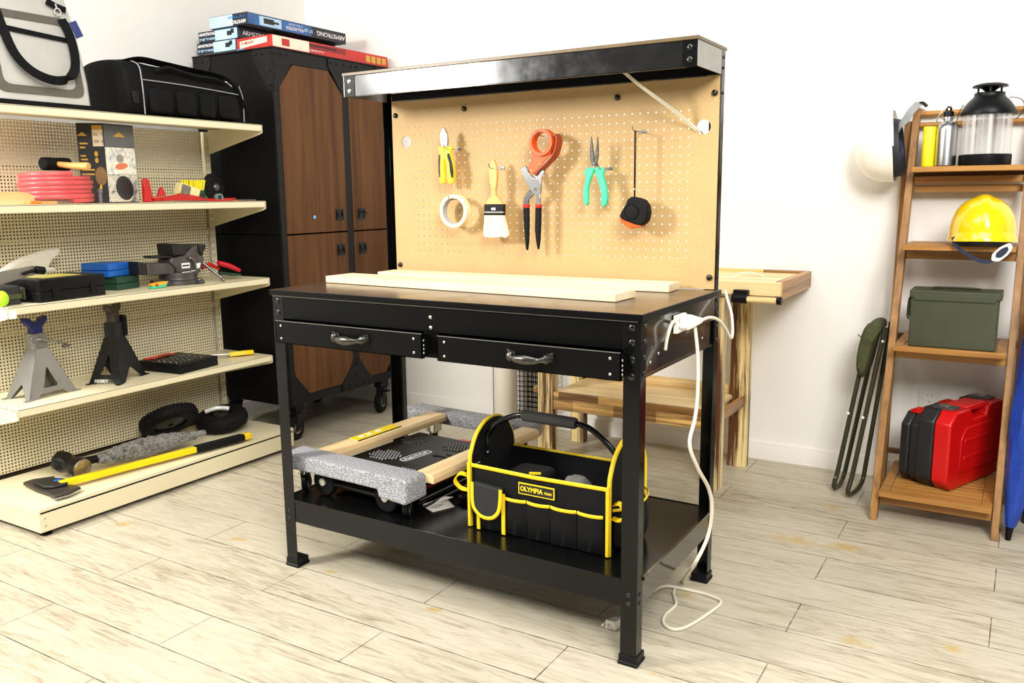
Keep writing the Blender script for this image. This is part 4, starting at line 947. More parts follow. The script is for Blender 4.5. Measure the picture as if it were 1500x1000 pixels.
# small yellow clamp behind hose
k = thing('spring_clamp', 'small yellow and grey clamp between the pink hose and the tall carton', 'clamp', (-2.24, .215, Z2))
mb = MB(); mb.prism([(-2.22, .196, Z2+.05), (-2.22, .206, Z2+.085), (-2.22, .214, Z2+.085), (-2.22, .208, Z2+.05)], (-.02, 0, 0)); build('yellow_arm', mb, yel, k, bev=.001)
mb = MB(); mb.cyl((-2.22, .20, Z2+.045), (-2.24, .20, Z2+.045), .010, n=14); mb.box(-2.24, -2.222, .192, .214, Z2+.0005, Z2+.042); build('grey_base', mb, M('dull_grey', (120, 116, 116), .5), k, bev=.002)
# pale wood pieces at far left
k = thing('wooden_block', 'pale curved wooden block at the far left of the second shelf', 'wood block', (-2.26, -.155, Z2))
mb = MB(); mb.prism(rounded([(-2.16, -.235, Z2+.001), (-2.16, -.085, Z2+.001), (-2.16, -.088, Z2+.03), (-2.16, -.12, Z2+.042), (-2.16, -.235, Z2+.04)], 4, .25), (-.09, 0, 0)); build('block', mb, WOOD('block_wood', (240, 206, 150), (214, 170, 110), 1, .5), k)
o = tag(build('orange_plug', MB().rbox(-2.135, -2.12, -.125, -.085, Z2+.0005, Z2+.012, .005, axis=0), M('orange_foam', (232, 130, 50), .5), loc=(-2.128, -.105, Z2), bev=.002), 'small orange plug at the front edge of the second shelf, left end', 'plug')
o = tag(build('wood_offcut', MB().box(-2.165, -2.14, -.12, -.02, Z2+.0005, Z2+.010), WOOD('offcut_wood', (236, 176, 110), (206, 140, 80), 1, .5), loc=(-2.155, -.07, Z2), bev=.001), 'thin orange tinted wood offcut beside the pink hose', 'wood offcut')
# red caulking gun
k = thing('caulking_gun', 'red caulking gun lying along the second shelf beside the tall carton', 'caulking gun', (-2.2, .52, Z2))
mb = MB(); mb.prism([(-2.2, y, z) for y, z in ((.352, Z2+.001), (.392, Z2+.001), (.388, Z2+.04), (.380, Z2+.085), (.368, Z2+.092), (.356, Z2+.088))], (.014, 0, 0)); build('grip', mb, red, k, bev=.002)
mb = MB(); mb.prism([(-2.205, y, z) for y, z in ((.38, Z2+.018), (.46, Z2+.022), (.50, Z2+.03), (.56, Z2+.028), (.62, Z2+.018), (.61, Z2+.008), (.50, Z2+.006), (.40, Z2+.004))], (.03, 0, 0)); build('cradle', mb, red, k, bev=.004)
mb = MB(); mb.prism([(-2.2, y, z) for y, z in ((.415, Z2+.022), (.432, Z2+.058), (.440, Z2+.056), (.452, Z2+.026))], (.012, 0, 0)); build('trigger', mb, red, k, bev=.001)
mb = MB(); mb.tube([(-2.17, .42, Z2+.010), (-2.165, .60, Z2+.008), (-2.16, .77, Z2+.010)], .004, 8); build('push_rod', mb, red, k)
# scrub items
o = thing('sanding_sponge', 'pale yellow sanding sponge with a grey print leaning on the caulking gun', 'sponge', (-2.2, .57, Z2))
mb = MB(); c_ = Vector((-2.2, .56, Z2+.042)); mb.rbox(-.02, .02, -.045, .045, -.024, .024, .012, axis=1, n=4); mb.xf(Matrix.Translation(c_) @ Matrix.Rotation(-.3, 4, 'X')); build('foam', mb, M('sponge_yellow', (238, 224, 160), .9, 0, .08, 60, .4, 300), o)
mb = MB(); mb.rbox(.0195, .0208, -.043, .0, -.020, .018, .006, axis=0); mb.xf(Matrix.Translation(c_) @ Matrix.Rotation(-.3, 4, 'X')); build('printed_label', mb, M('taupe_print', (118, 108, 96), .5, 0, .3, 60), o)
o = thing('scrub_brush', 'dark green scrub brush with bright yellow bristles on the second shelf', 'brush', (-2.22, .62, Z2))
mb = MB(); rg = [[Vector((-2.225+.030*s_*math.cos(2*PI*i/24), .615+.050*s_*math.sin(2*PI*i/24), z_)) for i in range(24)] for s_, z_ in ((.8, Z2+.012), (1, Z2+.02), (1, Z2+.042), (.96, Z2+.046))]; mb.loft(rg); build('block', mb, green, o)
m_ = M('yellow_bristle', (246, 226, 20), .6, 0, .15, 200); mb = MB()
for i in range(60):
    a = random.random()*2*PI; r_ = math.sqrt(random.random()); p = Vector((-2.225+.026*r_*math.cos(a), .615+.046*r_*math.sin(a), Z2+.044)); q_ = Vector((-2.225+.034*r_*math.cos(a), .615+.056*r_*math.sin(a), Z2+.084+.004*random.random())); mb.tube([p, q_], [.004, .0045], 5)
bs_ = build('bristles', mb, m_, o); bs_['kind'] = 'stuff'
o = thing('pipe_coupling', 'grey round pipe coupling with a green core beside the scrub brush', 'pipe fitting', (-2.14, .665, Z2))
mb = MB(); mb.ring((-2.14, .665, Z2+.016), (1, -.2, 0), .0155, .010, .02, 28); build('collar', mb, M('coupling_grey', (130, 150, 146), .35, .3), o)
mb = MB(); mb.cyl((-2.146, .666, Z2+.016), (-2.136, .664, Z2+.016), .010, n=18); build('green_core', mb, green, o)
o = thing('grinding_disc', 'black round grinding disc standing at the right end of the second shelf', 'disc', (-2.25, .73, Z2))
mb = MB(); mb.lathe([(.008, -.010), (.02, -.012), (.05, -.010), (.058, -.004), (.058, .004), (.05, .010), (.02, .012), (.008, .010)], (-2.25, .735, Z2+.059), (1, .15, .1), 36); build('disc', mb, rub, o)
mb = MB(); mb.lathe([(.016, 0), (.016, .004), (.010, .010), (0, .010)], (-2.238, .737, Z2+.059), (1, .15, .1), 20); build('hub', mb, dsteel, o)
o = tag(build('steel_file', MB().box(-2.15, -2.135, .73, .86, Z2+.0005, Z2+.007), dsteel, loc=(-2.14, .80, Z2), bev=.0015), 'flat grey steel file lying at the right end of the second shelf', 'file')
o = thing('craft_knife', 'thin red tool lying in front of the black disc, second shelf', 'tool', (-2.13, .68, Z2))
build('handle', MB().box(-2.128, -2.118, .60, .72, Z2+.0005, Z2+.009), red, o, bev=.003); build('tip', MB().prism([(-2.128, .72, Z2+.001), (-2.118, .72, Z2+.001), (-2.122, .75, Z2+.001)], (0, 0, .003)), oran, o)

# ------------------------------------------------------------------ third gondola shelf
Z3 = .7665
def hardcase(name, label, cat, c, L, Wd, H, rz, m_, latch=None, seam=.45, r=.012):
    o = thing(name, label, cat, (c[0], c[1], c[2]), rz)
    R_ = Matrix.Translation(c) @ Matrix.Rotation(rz, 4, 'Z')
    mb = MB(); mb.rbox(-Wd/2, Wd/2, -L/2, L/2, 0.0005, H*seam, r); mb.xf(R_); build('base', mb, m_, o, bev=.0025)
    mb = MB(); mb.rbox(-Wd/2, Wd/2, -L/2, L/2, H*seam+.0012, H, r); mb.xf(R_); l_ = build('lid', mb, m_, o, bev=.004, seg=3)
    return o, R_
o, R_ = hardcase('power_tool_case', 'black hard plastic tool case with a yellow sheet on it, third shelf', 'tool case', (-2.245, .005, Z3), .27, .19, .078, .10, blkp)
for yy in (-.07, .08): mb = MB(); mb.box(.094, .099, yy-.014, yy+.014, .012, .05); mb.xf(R_); build('latch', mb, blkp, o, bev=.001)
mb = MB(); mb.box(-.02, .03, -.142, -.136, .01, .052); mb.xf(R_); build('end_latch', mb, olive, o, bev=.002)
mb = MB(); mb.box(-.07, .05, -.08, .07, .0783, .0790); mb.xf(R_); tag(build('yellow_sheet', mb, M('yellow_paper', (206, 196, 96), .5, 0, .15, 20), loc=(-2.25, .01, Z3+.0783)), 'yellow instruction sheet lying on the black tool case', 'paper')
o, R_ = hardcase('small_tool_case', 'dark tool case at the far left of the third shelf', 'tool case', (-2.26, -.205, Z3), .10, .17, .062, .0, M('dark_case_grey', (44, 44, 44), .5, 0, .1))
mb = MB(); mb.box(.086, .092, -.04, .045, .02, .035); mb.xf(R_); build('strap', mb, olive, o)
o = tag(build('lime_glove', MB().ball((-2.15, -.235, Z3+.027), .03, 14, 10, (.7, .7, .88)), M('lime_fabric', (180, 235, 40), .8, 0, .2, 50, .6, 60), loc=(-2.15, -.235, Z3)), 'lime green bundle at the left end of the third shelf', 'glove')
o = thing('caulk_tool', 'grey metal cartridge gun with black collar lying over the tool cases', 'cartridge gun', (-2.2, -.1, Z3+.07))
A, B = PX(-30, 415, -2.19), PX(50, 395, -2.22); C_ = PX(62, 397, -2.22); D2 = PX(83, 395, -2.22)
mb = MB(); mb.ribbon([A, B], [.05, .03], .012, (0, 0, 1)); build('frame', mb, M('dull_aluminium', (150, 148, 140), .4, .7), o, bev=.002)
mb = MB(); mb.cyl(PX(34, 401, -2.20), B+Vector((.01, 0, 0)), .0055, n=12); mb.cyl(B+Vector((.01, 0, 0)), C_+Vector((.01, 0, .002)), .014, n=18); build('black_collar', mb, blkp, o, bev=.001)
mb = MB(); mb.cyl(C_+Vector((.01, 0, .002)), D2-Vector((0, .015, 0)), .011, .010, 16); mb.cyl(D2-Vector((0, .015, 0)), D2, .006, .001, 10); build('nozzle', mb, M('pale_grey_plastic', (190, 186, 172), .5), o)
o = thing('plastic_bag', 'crumpled translucent plastic bag behind the black tool case', 'plastic bag', (-2.36, -.05, Z3))
pts = [PX(-12, 420, -2.36), PX(-8, 398, -2.36), PX(20, 385, -2.36), PX(50, 374, -2.36), PX(86, 366, -2.37), PX(84, 374, -2.37), PX(66, 385, -2.36), PX(62, 410, -2.36), PX(60, 442, -2.36)]
rg = []
for i, dx_ in enumerate((0, .012, .02, .03)): rg.append([p+Vector((dx_+.006*math.sin(j*2.2+i*3), .004*math.cos(j*3+i), (0.006*math.sin(j*1.7+i*2)-.01*(i in (0, 3))))) for j, p in enumerate(pts)])
build('film', MB().loft(rg), bagfilm, o, sub=1); o.location.z += .016; o.location.x += .008
o, R_ = hardcase('blue_case', 'bright blue plastic case stacked on the dark green case', 'case', (-2.335, .262, Z3+.052), .11, .13, .052, .25, blue, r=.005)
o, R_ = hardcase('green_case', 'dark green plastic case underneath the bright blue one', 'case', (-2.325, .292, Z3), .12, .13, .0515, .25, green, r=.005)
o = thing('box_cutter', 'yellow and green folding cutter lying in front of the vice', 'cutter', (-2.2, .35, Z3))
mb = MB(); mb.prism(rounded([(-2.17, .335, Z3+.001), (-2.17, .40, Z3+.003), (-2.17, .415, Z3+.015), (-2.17, .345, Z3+.012)], 3, .25), (-.02, 0, 0)); build('green_half', mb, teal, o)
mb = MB(); mb.prism(rounded([(-2.168, .337, Z3+.011), (-2.168, .41, Z3+.014), (-2.168, .41, Z3+.026), (-2.168, .345, Z3+.022)], 3, .25), (-.02, 0, 0)); build('yellow_half', mb, M('amber_plastic', (240, 176, 50), .4), o)
mb = MB(); mb.cyl((-2.165, .362, Z3+.014), (-2.19, .362, Z3+.014), .005, n=12); build('red_button', mb, red, o)
# vice
o = thing('bench_vise', 'heavy dark cast iron bench vise on the third shelf', 'vise', (-2.26, .53, Z3))
cx_, cyy = -2.265, .535
mb = MB(); mb.lathe([(.095, 0), (.095, .014), (.08, .018), (.074, .022), (.074, .046), (.06, .05)], (cx_, cyy, Z3+.0005), n=40)
for a in (.3, 1.9, 3.6, 5.2):
    mb.cbox((cx_+.095*math.cos(a), cyy+.095*math.sin(a), Z3+.007), .036, .036, .013, Matrix.Rotation(a, 3, 'Z'))
bs_ = build('swivel_base', mb, dsteel, o, bev=.002)
for a in (.3, 5.2, 1.9): bolt(bs_, (cx_+.098*math.cos(a), cyy+.098*math.sin(a), Z3+.0137), (0, 0, 1), .008, .008, steel, 'bolt')
def vp(pts, x0, th, dz=0): mb = MB(); mb.prism([(x0, p.y, p.z+dz) for p in pts], (th, 0, 0)); return mb
VX = lambda L: [PX(190+a/8.824, 350+b_/8.824, -2.225) for a, b_ in L]
build('body', vp(VX([(530, 240), (690, 200), (720, 160), (760, 120), (830, 80), (850, 70), (880, 75), (900, 150), (940, 250), (930, 330), (890, 420), (860, 470), (600, 470), (585, 380), (500, 300)]), -2.30, .085), dsteel, o, bev=.006, seg=3)
build('slide_beam', vp(VX([(225, 320), (590, 300), (590, 455), (228, 470)]), -2.295, .07), dsteel, o, bev=.004)
build('slide_mouth', vp(VX([(108, 292), (225, 320), (228, 470), (118, 468)]), -2.30, .078), M('vise_black', (36, 34, 32), .5, .3), o, bev=.004)
build('top_bar', vp(VX([(285, 222), (690, 205), (690, 240), (400, 250), (285, 250)]), -2.28, .05), M('vise_black', (36, 34, 32), .5, .3), o, bev=.002)
build('rear_jaw', vp(VX([(505, 72), (540, 58), (760, 64), (740, 110), (700, 150), (685, 200), (530, 215), (520, 150)]), -2.305, .10), M('vise_black', (36, 34, 32), .5, .3), o, bev=.003)
build('front_jaw', vp(VX([(860, 66), (944, 66), (942, 140), (920, 150), (905, 220), (860, 160)]), -2.305, .10), M('vise_black', (36, 34, 32), .5, .3), o, bev=.003)
mb = MB(); P = VX([(740, 245), (770, 255), (800, 300), (815, 360), (815, 440)]); mb.tube([p+Vector((.018, 0, 0)) for p in smooth_pts(P, 4)], .0045, 8); mb.ball(P[0]+Vector((.018, 0, 0)), .0065); build('jaw_handle', mb, steel, o)
mb = MB(); P = VX([(625, 440), (790, 405)]); mb.tube([p+Vector((.022, 0, 0)) for p in P], .0035, 8); p = VX([(735, 400)])[0]+Vector((.022, 0, 0)); mb.cyl(p, p-Vector((0, 0, .018)), .006, n=10); build('lock_lever', mb, chrome, o)
mb = MB(); P = VX([(645, 312), (752, 302), (756, 372), (650, 380)]); mb.prism([p+Vector((.0105, 0, 0)) for p in P], (.0012, 0, 0)); bp = build('badge', mb, wtext, o)
mb = MB(); P = VX([(655, 336), (744, 328), (745, 346), (657, 354)]); mb.prism([p+Vector((.0118, 0, 0)) for p in P], (.0008, 0, 0)); build('badge_line', mb, blackp, bp)
mb = MB(); P = VX([(838, 312), (895, 304), (880, 372), (842, 378)]); mb.prism([p+Vector((.0105, 0, 0)) for p in P], (.0012, 0, 0)); build('badge', mb, wtext, o)
A, B = VX([(940, 305)])[0]+Vector((0, 0, 0)), PX(327, 409, -2.15); mb = MB(); mb.tube([A, B], .006, 10); mb.ball(B, .009, 12, 8); build('tommy_bar', mb, steel, o)
# red handled tools
o = thing('tin_snips', 'red handled snips lying at the right end of the third shelf', 'snips', (-2.22, .72, Z3))
P = [PX(320, 389, -2.2), PX(335, 393, -2.2), PX(351, 400, -2.2)]; mb = MB(); mb.tube(P, [.010, .0115, .009], 14); build('handle', mb, M('crimson_plastic', (205, 16, 40), .3), o)
P = [PX(322, 403, -2.22), PX(340, 406, -2.2), PX(352, 406, -2.2)]; mb = MB(); mb.tube(P, [.006, .007, .005], 10, flat=1.4); build('handle', mb, green, o)
P = [PX(296, 396, -2.24), PX(308, 391, -2.24), PX(322, 398, -2.22)]; mb = MB(); mb.tube(P, [.010, .009, .006], 12, flat=.6); build('jaw', mb, red, o)
P = [PX(308, 386, -2.24), PX(313, 384, -2.23), PX(322, 391, -2.22)]; mb = MB(); mb.tube(smooth_pts(P, 4), .003, 8); build('spring', mb, chrome, o); o.location.z += .012

# ------------------------------------------------------------------ fourth gondola shelf
Z4 = .42
def jack_stand(label, c, rz, bw, bd_, h, tw_, m_, sm, hm, up, win):
    o = thing('jack_stand', label, 'jack stand', (c[0], c[1], c[2]), rz)
    R_ = Matrix.Translation(c) @ Matrix.Rotation(rz, 4, 'Z')
    def face(ax, s_, w0, off0, w1, off1):
        pts = []
        for f_, g_ in ((-1, 0), (-w1/w0, 1), (w1/w0, 1), (1, 0), (.66, 0), (.56, .05), (.08, .28), (0, .30), (-.08, .28), (-.56, .05), (-.66, 0)):
            ww = f_*w0 if g_ in (0, 1) else f_*(w0+(w1-w0)*g_*0.3)
            dd = off0+(off1-off0)*g_
            pts.append(Vector((ww, s_*dd, g_*h)) if ax == 0 else Vector((s_*dd, ww, g_*h)))
        if (ax, s_) == win:
            LL = [(-1, 0), (-w1/w0, 1), (w1/w0, 1), (1, 0), (.62, 0), (.50, .10), (0, .10), (0, .20), (.40, .20), (.30, .30), (.10, .56), (0, .62), (-.10, .56), (-.30, .30), (-.40, .20), (0, .20), (0, .10), (-.50, .10), (-.62, 0)]
            pts = []
            for f_, g_ in LL:
                ww = f_*w0 if g_ in (0, 1) else f_*(w0+(w1-w0)*g_); dd = off0+(off1-off0)*g_
                e_ = .0006*(LL.index((f_, g_)) > 11)
                pts.append(Vector((ww, s_*dd, g_*h)) if ax == 0 else Vector((s_*dd, ww, g_*h)))
        n_ = Vector((0, -s_, 0)) if ax == 0 else Vector((-s_, 0, 0))
        mb = MB(); mb.prism(pts, n_*.003); mb.xf(R_); return mb
    build('side_plate', face(1, 1, bd_, bw, tw_, tw_), m_, o, bev=.0008); build('side_plate', face(1, -1, bd_, bw, tw_, tw_), m_, o, bev=.0008)
    build('side_plate', face(0, 1, bw, bd_, tw_, tw_), m_, o, bev=.0008); build('side_plate', face(0, -1, bw, bd_, tw_, tw_), m_, o, bev=.0008)
    for a in (-1, 1):
        for b_ in (-1, 1): mb = MB(); mb.box(a*bw-.012 if a > 0 else a*bw-.004, a*bw+.004 if a > 0 else a*bw+.012, b_*bd_-.016, b_*bd_+.016, .0003, .003); mb.xf(R_); build('foot_plate', mb, m_, o)
    mb = MB(); mb.rbox(-tw_*1.0, tw_*1.0, -tw_*1.0, tw_*1.0, h*.96, h+.055, .006); mb.xf(R_); build('collar', mb, m_, o, bev=.002)
    mb = MB(); mb.box(-tw_*.62, tw_*.62, -tw_*.72, tw_*.72, h+.03, h+up)
    mb.xf(R_); cl = build('ratchet_column', mb, sm, o, bev=.002)
    mb = MB(); W2 = .042; zt = h+up
    mb.prism([(-.013, -W2, zt+.030), (-.013, -W2-.002, zt+.012), (-.013, -tw_*.72, zt-.012), (-.013, tw_*.72, zt-.012), (-.013, W2+.002, zt+.012), (-.013, W2, zt+.030), (-.013, W2*.55, zt+.024), (-.013, .010, zt+.010), (-.013, -.010, zt+.010), (-.013, -W2*.55, zt+.024)], (.026, 0, 0)); mb.xf(R_)
    build('saddle', mb, sm, cl, bev=.003)
    return o, R_
silver = M('silver_paint', (150, 150, 148), .32, .7, .08, 10)
o, R_ = jack_stand('silver jack stand with a blue saddle on the left of the fourth shelf', (-2.285, -.062, Z4), .12, .062, .094, .170, .026, silver, M('blue_painted_steel', (30, 42, 110), .4, .2), steel, .085, (1, 1))
mb = MB(); mb.tube([R_ @ Vector(p) for p in ((.024, -.02, .205), (.034, -.01, .207), (.04, .05, .188), (.045, .085, .176))], [.005, .005, .0045, .004], 10); mb.cbox(R_ @ Vector((.046, .08, .168)), .012, .026, .010); build('ratchet_handle', mb, steel, o)
mb = MB(); mb.cyl(R_ @ Vector((.018, -.025, .205)), R_ @ Vector((.03, -.025, .205)), .018, n=24); build('pivot_housing', mb, silver, o, bev=.002)
o, R_ = jack_stand('black jack stand lettered HUSKY in the middle of the fourth shelf', (-2.275, .235, Z4), .45, .064, .094, .17, .027, M('satin_black_paint', (30, 30, 30), .35, .1, .15), M('worn_dark_steel', (88, 82, 76), .4, .6, .3), blkp, .098, (0, -1))
mb = MB(); mb.rbox(-.018, .034, .020, .040, .165, .25, .012, axis=1); mb.xf(R_); build('ratchet_housing', mb, blkp, o, bev=.003)
nh = Vector((.06-.023, -0, .17)); 
tl = (R_.to_3x3() @ Vector((0, 1, 0)))
text('HUSKY', .017, frame(R_ @ Vector((-.040, -.0935, .012)), R_.to_3x3() @ Vector((1, 0, 0)), R_.to_3x3() @ Vector((0, .067, .17))), wtext, o, off=.0005)
for i in range(3): text('3 TON CAPACITY'[:14-i*3], .006, frame(R_ @ Vector((.030-.0016*i+.004, .0, .130-.008*i)), tl, R_.to_3x3() @ Vector((-.037, 0, .17))), wtext, o, off=.0001)
# socket set
o = thing('socket_set', 'open black socket set case lying on the fourth shelf', 'socket set', (-2.24, .50, Z4), .18)
R_ = Matrix.Translation((-2.255, .50, Z4)) @ Matrix.Rotation(.12, 4, 'Z')
mb = MB(); mb.rbox(-.115, .115, -.105, .105, .0005, .022, .008); mb.xf(R_); build('base', mb, blkp, o, bev=.002)
mb = MB(); mb.rbox(-.115, .115, -.105, .105, .0225, .040, .008); mb.xf(R_); build('tray', mb, blkp, o, bev=.002)
for r_ in range(4):
    for j in range(8):
        rr = .0062+.0003*j; mb = MB(); p = R_ @ Vector((.075-.032*r_, -.085+.022*j, .0402)); mb.lathe2([(rr, 0), (rr, .004), (rr*.6, .004), (rr*.6, 0)], p, (0, 0, 1), 12); build('socket', mb, steel if j % 3 else chrome, o)
mb = MB(); mb.ribbon([R_ @ Vector(p) for p in ((-.10, -.085, .044), (-.085, -.03, .047), (-.09, .04, .047))], .016, .006, (1, 0, 0)); mb.ribbon([R_ @ Vector(p) for p in ((-.07, -.07, .044), (-.085, -.02, .05), (-.075, .05, .046))], .012, .005, (1, 0, 0)); tag(build('folding_hex_keys', mb, M('orange_red_plastic', (214, 70, 44), .4), loc=tuple(R_ @ Vector((-.085, -.01, .045))), bev=.001), 'orange red folding key set lying on the socket tray', 'hex keys')
o = thing('utility_knife', 'yellow handled knife with a long steel blade on the fourth shelf', 'knife', (-2.26, .74, Z4))
A, B, C_ = PZ(288, 519, Z4+.012), PZ(336, 516, Z4+.012), PZ(357, 517, Z4+.012)
mb = MB(); mb.ribbon([Vector((-2.32, .66, Z4+.016)), Vector((-2.25, .755, Z4+.014))], [.012, .02], .003, (1, 0, .2)); build('blade', mb, steel, o)
mb = MB(); mb.ribbon(smooth_pts([(-2.25, .755, Z4+.012), (-2.22, .80, Z4+.0145), (-2.195, .845, Z4+.014)], 4), [.02, .02, .021, .023, .025, .026, .025, .022, .016], .020, (1, 0, .2)); h_ = build('handle', mb, yel, o, bev=.004)
mb = MB(); p = Vector((-2.209, .815, Z4+.022)); mb.rbox(p.x-.006, p.x+.006, p.y-.012, p.y+.012, p.z-.002, p.z+.001, .004); build('slider', mb, blkp, h_)

# ------------------------------------------------------------------ base deck of the gondola
Z0 = .0985
o = thing('splitting_axe', 'yellow handled axe with a black grip lying on the shelving base', 'axe', (-2.1, .2, Z0))
H0, H1 = PZ(100, 706, Z0+.022), PZ(366, 637, Z0+.022)
M1 = H0+(H1-H0)*.66; E1 = H0+(H1-H0)*.955
dirn = (H1-H0).normalized()
mb = MB(); mb.ribbon([H0-dirn*.03, H0, (H0+M1)/2, M1], [.032, .034, .032, .034], .024, Vector((1, 0, .1))); h_ = build('handle', mb, yel, o, bev=.005, seg=3)
mb = MB(); mb.ribbon([M1, (M1+E1)/2, E1], [.036, .037, .039], .028, Vector((1, 0, .1))); build('black_grip', mb, rub, o, bev=.006, seg=3)
mb = MB(); mb.ribbon([E1, H1], [.039, .034], .027, Vector((1, 0, .1))); build('yellow_butt', mb, yel, o, bev=.006, seg=3)
q_ = M1+(E1-M1)*.8; build('blue_label', MB().cbox(q_+Vector((0, 0, .0115)), .018, .05, .001, Matrix.Rotation(math.atan2(-dirn.x, dirn.y), 3, 'Z')), blue, h_)
AX = lambda L: [PZ(a/4.17, 560+b_/4.17, Z0+.006) for a, b_ in L]
mb = MB(); pts = AX([(142, 628), (200, 608), (336, 588), (330, 604), (345, 625), (400, 632), (496, 655), (420, 690), (330, 715), (290, 690), (210, 662)])
mb.prism(pts, (0, 0, .012)); ahd = build('axe_head', mb, M('dark_axe_steel', (74, 68, 62), .45, .5, .3, 20), o, bev=.003)
mb = MB(); pp = AX([(200, 640), (300, 615), (410, 622), (420, 650), (330, 672), (270, 672)]); mb.prism([p+Vector((0, 0, .012)) for p in pp], (0, 0, .012)); build('axe_eye', mb, M('axe_black', (40, 38, 36), .5, .2), ahd, bev=.005)
mb = MB(); p = AX([(352, 636)])[0]; mb.lathe([(.012, 0), (.012, .0008), (0, .001)], p+Vector((0, 0, .024)), n=20); build('blue_sticker', mb, blue, ahd)
mb = MB(); pp = AX([(330, 715), (420, 690), (496, 655), (498, 661), (425, 698), (335, 722)]); mb.prism([p+Vector((0, 0, .002)) for p in pp], (0, 0, .005)); build('cutting_edge', mb, chrome, ahd)
# sledge hammer in film
o = thing('sledge_hammer', 'black sledge hammer, its handle wrapped in crinkled plastic film, on the shelving base', 'hammer', (-2.2, .15, Z0))
a_, b_ = Vector((-2.295, -.022, Z0+.062)), Vector((-2.172, -.006, Z0+.042)); d_ = (b_-a_); L_ = d_.length; d_.normalize()
mb = MB(); mb.lathe([(.030, 0), (.038, .006), (.039, .034), (.032, .044), (.032, L_-.044), (.039, L_-.032), (.041, L_-.004)], a_, d_, 28); build('head', mb, M('black_forged', (26, 25, 26), .35, .3, .1), o)
mb = MB(); mb.lathe([(.0385, 0), (.037, .004), (0, .0065)], b_-d_*.004, d_, 28); build('striking_face', mb, M('worn_steel_face', (168, 160, 146), .35, .9, .25, 60), o)
mb = MB(); c_ = (a_+b_)/2; mb.tube([c_, c_+Vector((.02, .10, .0)), c_+Vector((.04, .24, -.004)), c_+Vector((.06, .5, -.01))], [.017, .015, .014, .014], 12); build('handle', mb, blkp, o)
wrapm, t, b = nt('crinkled_film'); v = coords(t)
b.inputs['Roughness'].default_value = .12; b.inputs['Metallic'].default_value = .0; b.inputs['Alpha'].default_value = .66; b.inputs['Specular IOR Level'].default_value = 1
t.links.new(ramp(t, noise_n(t, v, 38, 5, .8, 2), [(.40, lin((50, 48, 46))), (.45, lin((190, 188, 180))), (.56, lin((250, 248, 244)))]), b.inputs['Base Color']); bump(t, b, noise_n(t, v, 80, 4, .8, 2), 1, .02)  # white highlights and dark folds painted into the wrap's base colour
mb = MB(); rg = []; n_ = 30
for i in range(n_):
    s_ = i/(n_-1); c2 = c_+Vector((.02+.05*s_, .09+.45*s_, -.002)); R0 = (.016+.022*math.sin(PI*min(s_*1.15, 1))**.8)*(1 if s_ < .9 else .7)
    rg.append([c2+Vector((math.cos(2*PI*j/14)*R0*1.25, 0, max(math.sin(2*PI*j/14)*R0, -.034)))*(1+.22*noise.noise(Vector((i*.9, j*1.3, 2)))) for j in range(14)])
build('plastic_wrap', MB().loft(rg), wrapm, o, label='crinkled clear plastic wrap', ang=20)
# wheels
def tyre(label, c, ax, R_, w, hub, smooth_=True, tread=0):
    o = thing('pneumatic_wheel', label, 'wheel', (c[0], c[1], Z0))
    ax = Vector(ax).normalized(); mb = MB(); pr = []
    for k_ in range(13):
        a = PI*k_/12; pr.append((R_-w*.5+math.sin(a)*w*.5, -math.cos(a)*w*.5))
    pr = [(R_-w*.95, -w*.42)]+pr+[(R_-w*.95, w*.42)]
    mb.lathe2(pr, c, ax, 56); ty = build('tyre', mb, rub, o)
    a = ax.orthogonal().normalized(); b2 = ax.cross(a); mb = MB()
    for k_ in range(44):
        an = 2*PI*k_/44; e = a*math.cos(an)+b2*math.sin(an); tt = -a*math.sin(an)+b2*math.cos(an)
        for s_ in ((-.3, .0, .3) if tread else (-.18, .18)):
            if tread: mb.cbox(Vector(c)+e*(R_-.001-abs(s_)*.012)+ax*s_*w, .004, .009, w*.2, Matrix((e, tt, ax)).transposed())
    if tread: build('tread', mb, rub, ty)
    else:
        for s_ in (-.22, 0, .22): mb.lathe2([(R_-.001, s_*w-.002), (R_+.0015-abs(s_)*.008, s_*w), (R_-.001, s_*w+.002)], c, ax, 56)
        build('tread_ribs', mb, rub, ty)
    mb = MB(); mb.lathe([(R_-w*.8, -w*.22), (R_-w*.9, w*.1), (R_*.35, w*.16), (R_*.3, w*.45), (.012, w*.47), (.012, -w*.4), (R_*.5, -w*.25)], c, ax, 36); build('rim', mb, M('dark_rim', (48, 48, 48), .4, .4), o)
    return o
def rest_z(R_, w, ax): ax = Vector(ax).normalized(); return R_*math.sqrt(1-ax.z**2)*1.0
tyre('black knobbly rubber wheel lying behind the plastic wrapped hammer', (-2.315, .475, Z0+.094), (-.58, .15, .8), .120, .055, None, tread=1)
o = tyre('black ribbed pneumatic wheel lying flat at the right end of the shelving base', (-2.275, .712, Z0+.050), (.06, -.16, 1), .112, .070, None)
mb = MB(); p = Vector((-2.275, .70, Z0+.092)); mb.tube(smooth_pts([p+Vector((-.03, -.05, .0)), p+Vector((0, -.01, .012)), p+Vector((.03, .03, .004))], 4), .010, 8); build('valve_bag', mb, M('white_film', (226, 224, 216), .2, 0, .15, 80), o)

